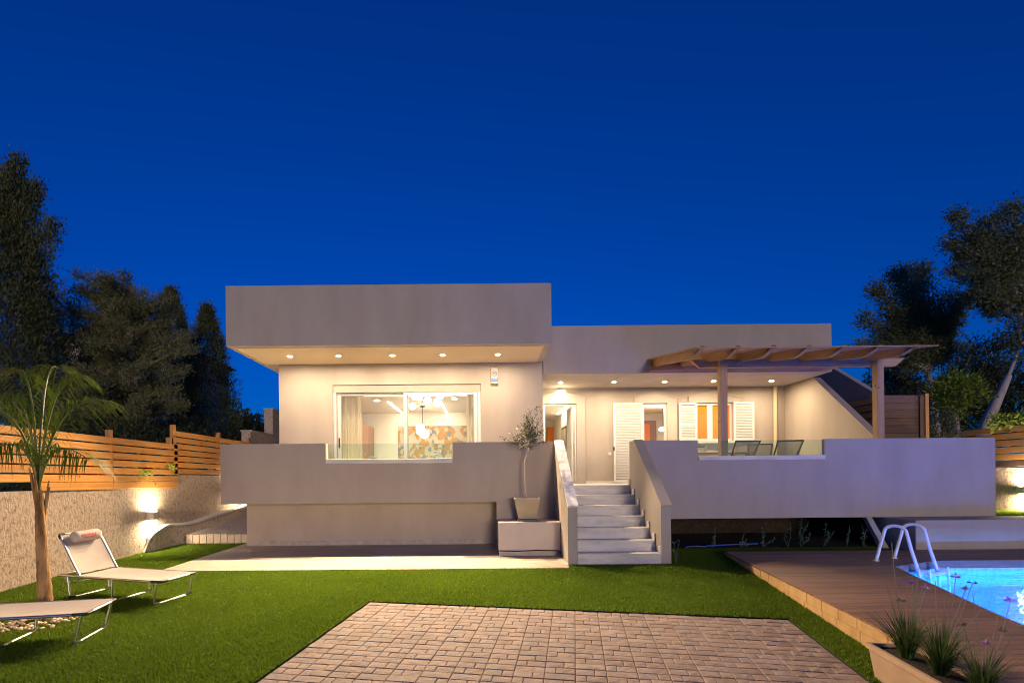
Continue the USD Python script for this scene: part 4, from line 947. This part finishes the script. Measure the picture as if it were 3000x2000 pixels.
# hedge masses behind the left fence
def bush(name, label, c, rad, seed, mat, n=260, per=14, L=.10, W=.05, cat='bush', group=None, spread=.12, stems=5, bark=None):
    rg = np.random.default_rng(seed); t = T(name, label, cat, (c[0], c[1], c[2] - rad[2]), group)
    for k in range(stems):
        a = rg.uniform(0, 2 * np.pi); e = np.array(c) + np.array([math.cos(a), math.sin(a), .4]) * np.array(rad) * .6
        part(t, 'stem', tube([(c[0], c[1], c[2] - rad[2]), (np.array(c) + e) / 2 - [0, 0, rad[2] * .2], e], np.linspace(.02, .008, 3) * max(rad[2], .5), 5), bark or m_bark)
    pts, d = tree_pts(rg, n, c, rad); lump = .75 + .5 * meshkit.fbm(d * 1.7 + seed, 3, seed)[:, None]
    pts = np.array(c) + (pts - np.array(c)) * lump
    part(t, 'foliage', clumps(rg, pts, d * .7, per, spread, L, W), mat)
    return t
bush('hedge_bush', 'dark hedge filling the gap behind the higher left fence', (-8.9, 16.5, 1.9), (1.3, 1.0, 1.7), 51, m_darkleaf, n=600)
bush('hedge_bush', 'low dark foliage above the lower left fence, under the cedar', (-8.6, 12.6, 1.9), (.9, 2.2, 1.2), 52, m_darkleaf, n=500)
p = px(165, 1080, 17.5); bush('backdrop_tree', 'dark tree filling the gap between the tall cypress and the cedar', (p[0], 17.5, p[2]), (2.2, 1.0, 3.0), 53, m_cypress, n=1100, per=18, L=.12, W=.03, cat='tree', spread=.14)
for k, (u, v, Y) in enumerate(((652, 1222, 62), (690, 1212, 66), (728, 1216, 60), (610, 1225, 70))):
    p = px(u, v, Y); bush('distant_tree', ['far dark tree by the cypress foot', 'far dark tree with the highest crest left of the house', 'far dark tree nearest the house wall', 'far dark tree hidden by the cypress'][k], (p[0], Y, p[2] - 3), (1.9, 1.6, 3.4), 60 + k, m_darkleaf, n=220, per=10, L=.6, W=.3, cat='tree', spread=.4)
# right-hand trees
Y = 16.0
q = lambda u, v, y=Y: px(u, v, y)
rt = np.random.default_rng(71)
limbs = [([q(2955, 1100), q(2990, 1010), q(2985, 930), q(2968, 860)], .5), ([q(2985, 930), q(3010, 880), q(3060, 760)], .6), ([q(2990, 1010), q(3060, 960)], .5)]
for u, v, s_, f in ((2790, 625, (2975, 850), .28), (2770, 700, (2970, 870), .42), (2820, 740, (2970, 880), .5), (2850, 690, (2972, 860), .5), (2900, 640, (2975, 850), .5), (2960, 600, (2990, 840), .55), (2790, 790, (2965, 900), .45), (2880, 800, (2965, 890), .55), (2930, 720, (2980, 870), .6), (2860, 850, (2965, 900), .5), (2800, 860, (2960, 910), .4), (2990, 680, (3000, 860), .6), (3050, 640, (3010, 860), .6), (2900, 900, (2970, 930), .45), (2990, 790, (2985, 870), .55)):
    limbs.append(([q(*s_), q(u, v, Y + rt.uniform(-.7, .7))], f))
spreading('acacia_tree', 'large tree with bare pale leaning trunk, right picture edge', (q(2880, 1250)[0], Y, .6), [q(2872, 1330), q(2890, 1240), q(2925, 1165), q(2955, 1100)], limbs, 72, m_acacia, m_palebark, 26, .11, .105, .036, spacing=.14, up=-.1)
limbs = []; Y2 = 18.5
for u, v, f in ((2560, 840, .45), (2620, 795, .5), (2700, 780, .5), (2530, 930, .5), (2600, 900, .6), (2680, 880, .6), (2520, 1010, .45), (2590, 990, .55), (2660, 960, .6), (2730, 930, .55), (2760, 870, .45), (2720, 1010, .5), (2545, 1060, .35), (2650, 790, .4), (2780, 960, .4), (2805, 900, .45), (2835, 860, .4), (2800, 1020, .45)):
    limbs.append(([q(2720, 1090, Y2), q(u, v, Y2 + rt.uniform(-.8, .8))], f))
spreading('dark_tree', 'dark wind-blown tree rising behind the right end of the pergola', (q(2740, 1240, Y2)[0], Y2, .6), [q(2745, 1330, Y2), q(2735, 1200, Y2), q(2720, 1090, Y2)], limbs, 73, m_darkleaf if False else m_acacia, m_palebark, 24, .13, .12, .04, spacing=.16, up=0)
limbs = []; Y3 = 21.0
for u, v, f in ((2640, 1120, .6), (2560, 1090, .5), (2760, 1130, .6), (2850, 1010, .6), (2900, 1080, .6), (2960, 1150, .6), (2800, 1060, .5), (2990, 1060, .6), (2580, 1170, .5), (2850, 1180, .6), (2700, 1190, .6), (2930, 1000, .5)):
    limbs.append(([q(2800, 1210, Y3), q(u, v, Y3 + rt.uniform(-1, 1))], f))
spreading('thicket_tree', 'dark tangled tree low behind the pale trunk', (q(2800, 1300, Y3)[0], Y3, .6), [q(2800, 1340, Y3), q(2800, 1210, Y3)], limbs, 74, m_darkleaf, m_palebark, 20, .18, .15, .05, spacing=.2)
for k, (u, v) in enumerate(((2560, 1215), (2700, 1245), (2850, 1235), (2980, 1190))):
    p = q(u, v, 24); bush('thicket_bush', ['dark bush behind the short slat fence', 'dark bush behind the wooden screen', 'dark bush behind the foot of the pale trunk', 'dark bush at the right picture edge behind the fence'][k], tuple(p), (1.7, 1.0, 1.5), 80 + k, m_darkleaf, n=300, per=12, L=.22, W=.1, spread=.2)
for u, v, rr_, sd in ((2800, 1160, .75, 91),):
    p = q(u, v, 14.6); bush('lime_bush', 'bright yellow-green shrub lit from below, right of the wooden screen', tuple(p), (.78, .6, .62), sd, m_limeleaf, n=170, per=13, L=.13, W=.05, spread=.09, stems=6)
p = q(2755, 1258, 12.6); bush('grey_shrub', 'small grey-green shrub beside the dark screen above the terrace wall', (p[0], 12.6, p[2]), (.36, .3, .42), 92, m_olive, n=130, per=11, L=.10, W=.02, spread=.05, stems=6)
p = q(2968, 1232, 11.6); bush('climbing_plant', 'leafy climber spilling over the top of the right fence', (p[0] - .05, 11.6, p[2]), (.28, .45, .18), 93, m_limeleaf, n=40, per=7, L=.11, W=.06, spread=.05, stems=4, cat='plant')
for k, (u, v) in enumerate(((425, 1388), (500, 1366))):
    yy_ = -6.93 / ((u - 1418) / 1500.0); p = px(u, v, yy_); bush('ivy_sprig', ['small pale ivy sprig poking through the lower left fence', 'green ivy sprig at the joint of the two left fences'][k], (-6.93, yy_, p[2]), (.07, .16, .06), 95 + k, m_limeleaf, n=9, per=5, L=.07, W=.045, spread=.03, stems=2, cat='plant')
# seedlings in the shaded bed
sl = ['seedling in the shaded bed, leftmost below the right balcony', 'small bushy seedling second from left in the shaded bed', 'upright seedling with leaning shoots, left of the bed middle', 'slim seedling near the bed middle', 'tallest branching seedling reaching the balcony edge', 'twiggy seedling right of the tallest one', 'thin single-stemmed seedling with a flat top', 'spreading seedling nearest the slanted buttress', 'tiny plant hugging the right stair parapet foot']
for k, (u, v0, v1) in enumerate(((2090, 1598, 1545), (2168, 1598, 1562), (2235, 1598, 1545), (2308, 1596, 1536), (2345, 1598, 1512), (2412, 1596, 1532), (2480, 1596, 1538), (2530, 1594, 1546), (1980, 1640, 1580))):
    rs = np.random.default_rng(200 + k); Yk = 10.5 if k < 8 else 9.0
    g0 = px(u, v0, Yk); t1 = px(u + rs.uniform(-8, 12), v1, Yk); g0[2] = .07 if k < 8 else float(gz(9.0))
    t = T('seedling', sl[k], 'plant', tuple(g0))
    C, O = [], []
    for s_ in range(2 if k in (3, 6, 8) else 4):
        e = t1 + rs.normal(0, .10, 3) * [1, .7, .5] * (s_ > 0) - [0, 0, .12 * s_ * rs.uniform(.5, 1.2)]
        mid = (g0 + e) / 2 + rs.normal(0, .02, 3)
        part(t, 'stem', tube([g0, mid, e], [.006, .005, .003], 5), m_seed)
        s = rs.uniform(.2, 1, 16)[:, None]; C.append((1 - s) ** 2 * g0 + 2 * s * (1 - s) * mid + s * s * e); O.append(rs.normal(size=(16, 3)) + [0, 0, .5])
    part(t, 'leaves', leaves(np.vstack(C), np.vstack(O), .055, .022, rs), m_seed)
solo('garden_hose', tube(np.array([(4.0, 10.2, .11), (4.12, 10.3, .12), (4.3, 10.33, .12), (4.42, 10.28, .115), (4.5, 10.36, .12), (5.0, 10.45, .13), (5.6, 10.5, .14)]), .014, 8), m_blue, 'blue garden hose lying at the foot of the shaded bed', 'hose', smooth=60)
bt_ = ext([(10.1, .0), (10.22, .0), (10.72, .66), (10.60, .66)], 7.90, 8.02, 'yz')
solo('buttress', bt_, m_plaster, 'slanted pale strut under the right balcony, beside the raised terrace', 'strut')
# ---- olive in a square pot
OT = T('potted_olive', 'small olive tree in a square grey-brown pot beside the stairs', 'potted tree', (.83, 10.05, .69))
c = np.array([.83, 10.06]); zt = px(1540, 1458, 9.9)[2]
def sqr(h, z): return [[c[0] - h, c[1] - h, z], [c[0] + h, c[1] - h, z], [c[0] + h, c[1] + h, z], [c[0] - h, c[1] + h, z]]
v = np.array(sqr(.165, .735) + sqr(.235, zt - .03) + sqr(.245, zt - .03) + sqr(.245, zt) + sqr(.222, zt) + sqr(.215, zt - .06))
f = [[o * 4 + k, o * 4 + (k + 1) % 4, o * 4 + 4 + (k + 1) % 4, o * 4 + 4 + k] for o in range(5) for k in range(4)] + [[0, 1, 2, 3], [20, 21, 22, 23]]
part(OT, 'pot', (v, np.array(f)), m_pot)
part(OT, 'saucer', BX(c[0] - .20, c[0] + .20, c[1] - .20, c[1] + .20, .692, .732, c=.008), m_dark)
part(OT, 'soil', (np.array(sqr(.214, zt - .05)), np.array([[0, 1, 2, 3]])), m_soil)
tp = np.array([[c[0], c[1], zt - .06], px(1540, 1415, 10.06), px(1538, 1370, 10.06), px(1540, 1345, 10.06), px(1549, 1320, 10.06), px(1546, 1300, 10.06)])
part(OT, 'trunk', tube(CubicSpline(np.linspace(0, 1, 6), tp)(np.linspace(0, 1, 20)), np.linspace(.018, .013, 20), 8), m_palebark, smooth=60)
ro = np.random.default_rng(101); C, O = [], []
for k in range(60):
    a = ro.uniform(0, 2 * np.pi); el = ro.uniform(-.45, 1.5); ln = ro.uniform(.25, .50) * (1.05 if el > .9 else .85)
    d = np.array([math.cos(a) * math.cos(el), math.sin(a) * math.cos(el), math.sin(el)])
    s0 = tp[-1] + [0, 0, ro.uniform(-.06, .12)]; e = s0 + d * ln + [0, 0, .08]
    if k == 0: e = px(1573, 1190, 10.06)
    if k == 1: e = px(1590, 1205, 10.1)
    if k == 2: e = px(1470, 1285, 10.06)
    if k < 16: part(OT, 'branch', tube([s0, (s0 + e) / 2 + [0, 0, .02], e], [.007, .005, .002], 5), m_palebark)
    u = ro.uniform(.25, 1, 26)[:, None]; C.append(s0 * (1 - u) + e * u + ro.normal(0, .012, (26, 3))); O.append(d * .6 + ro.normal(0, .6, (26, 3)) + [0, 0, .35])
part(OT, 'crown', leaves(np.vstack(C), np.vstack(O), .062, .014, ro), m_olive)
# ---- feather palm
rp_ = np.random.default_rng(111); pb = np.array([-5.28, 6.1, float(gz(6.1))])
PA = T('palm_tree', 'young feather palm with slim orange-brown trunk on the lawn', 'palm tree', tuple(pb))
tb = np.array([px(130, 1800, 6.1), px(130, 1720, 6.1), px(122, 1600, 6.1), px(117, 1500, 6.1), px(113, 1435, 6.1)]); tb[0][2] = pb[2] - .02
n = 40; tr = CubicSpline(np.linspace(0, 1, 5), tb)(np.linspace(0, 1, n))
rad = np.interp(np.linspace(0, 1, n), [0, .12, .5, .8, 1], [.100, .078, .056, .044, .036]) * (1 + .05 * np.sin(np.arange(n) * 2.1))
part(PA, 'trunk', tube(tr, rad, 14), m_palmbark, smooth=60)
for k in range(5):
    a = rp_.uniform(0, 2 * np.pi); s = np.linspace(0, 1, 6)[:, None]
    part(PA, 'leaf_sheath', tube(tr[26 + k * 2] + np.array([math.cos(a), math.sin(a), 0]) * .03 + s * np.array([math.cos(a) * .06, math.sin(a) * .06, .42]), np.linspace(.021, .009, 6), 7), m_palmbark, smooth=60)
top = tr[-1]
tips = [(10, 1170, 5.7), (-90, 1200, 6.0), (50, 1090, 6.5), (-30, 1320, 5.4), (255, 1110, 6.3), (335, 1180, 6.2), (265, 1350, 5.8), (170, 1080, 6.6), (-150, 1150, 6.5)]
for k, (u, v, Y) in enumerate(tips):
    e = px(u, v, Y); up_ = top + np.array([(e[0] - top[0]) * .22, (e[1] - top[1]) * .22, max(.75, (e[2] - top[2]) * .9 + .32)])
    s = np.linspace(0, 1, 26)[:, None]; c_ = (1 - s) ** 2 * top + 2 * s * (1 - s) * up_ + s * s * e
    fr_ = part(PA, 'frond', tube(c_, np.linspace(.017, .003, 26), 6), m_palmgreen, smooth=60)
    tg_ = np.gradient(c_, axis=0); tg_ /= np.linalg.norm(tg_, axis=1, keepdims=True)
    mb = MB(); ns = 52
    for side in (1, -1):
        for i_ in range(ns):
            w = .20 + .79 * i_ / ns; j_ = min(int(w * 25), 24); b_ = c_[j_] * (1 - (w * 25 - j_)) + c_[j_ + 1] * (w * 25 - j_); d = tg_[j_]
            sd = np.cross(d, [0, 0, 1.0]); sd /= np.linalg.norm(sd) + 1e-6
            L_ = .56 * math.sin(math.pi * min(1, .22 + .74 * (w - .2) / .8)) * rp_.uniform(.8, 1.1) + .06
            v0 = d * .75 + sd * side * .55 + np.array([0, 0, .22]) + rp_.normal(0, .10, 3); v0 /= np.linalg.norm(v0)
            t_ = np.array([0, .35, .7, 1.0])[:, None]
            p = b_ + v0 * L_ * t_ + np.array([0, 0, -1.0]) * L_ * .85 * t_ ** 2.0
            wv = np.cross(v0, [0, 0, 1.0]); wv /= np.linalg.norm(wv) + 1e-6; kk = np.array([.6, 1, .8, .05])[:, None] * .0055
            vv = np.concatenate([p - wv * kk, p + wv * kk]); a_ = np.arange(3); mb.add((vv, np.stack([a_, a_ + 1, a_ + 5, a_ + 4], 1)))
    part(fr_, 'leaflets', mb, m_palmleaf)
rs = np.random.default_rng(121); sm = MB()
for k in range(150):
    a = rs.uniform(0, 2 * np.pi); q_ = rs.uniform(.14, .52) ** 1.0
    x, y = pb[0] + math.cos(a) * q_ * 1.0, pb[1] - .08 + math.sin(a) * q_ * .75
    sm.add(ball((x, y, gz(y) + .018), rs.uniform(.014, .034, 3) * [1, 1, .8], 1))
solo('palm_stones', sm, mottled('palm_stone', (.62, .42, .27), (.80, .62, .46), scale=20, rough=.8), 'ring of pale peach pebbles around the foot of the palm', 'pebbles', kind='stuff')
# ---- neighbouring house glimpsed behind the cedar
N = T('neighbour_house', 'white house with red tiled roof half hidden behind the left trees', 'house', (-17, 27, 0))
a = px(440, 1030, 27); b = px(520, 1250, 27)
part(N, 'wall', BX(-22, -16.4, 27, 33, -.75, px(470, 1012, 27)[2]), m_plaster)
zr = px(470, 1012, 27)[2]
part(N, 'roof', ext([(-22.4, zr), (-16.0, zr), (-19.2, zr + 1.7)], 26.6, 33.4, 'xz'), mottled('roof_tile', (.16, .045, .025), (.26, .08, .045), scale=6))
part(N, 'window', BX(-18.2, -17.4, 26.96, 26.998, zr - 2.2, zr - 1.0), m_dark)
part(N, 'aerial', tube([(-16.9, 27.5, zr), (-16.9, 27.5, zr + 2.2)], .03, 6), m_taupe)
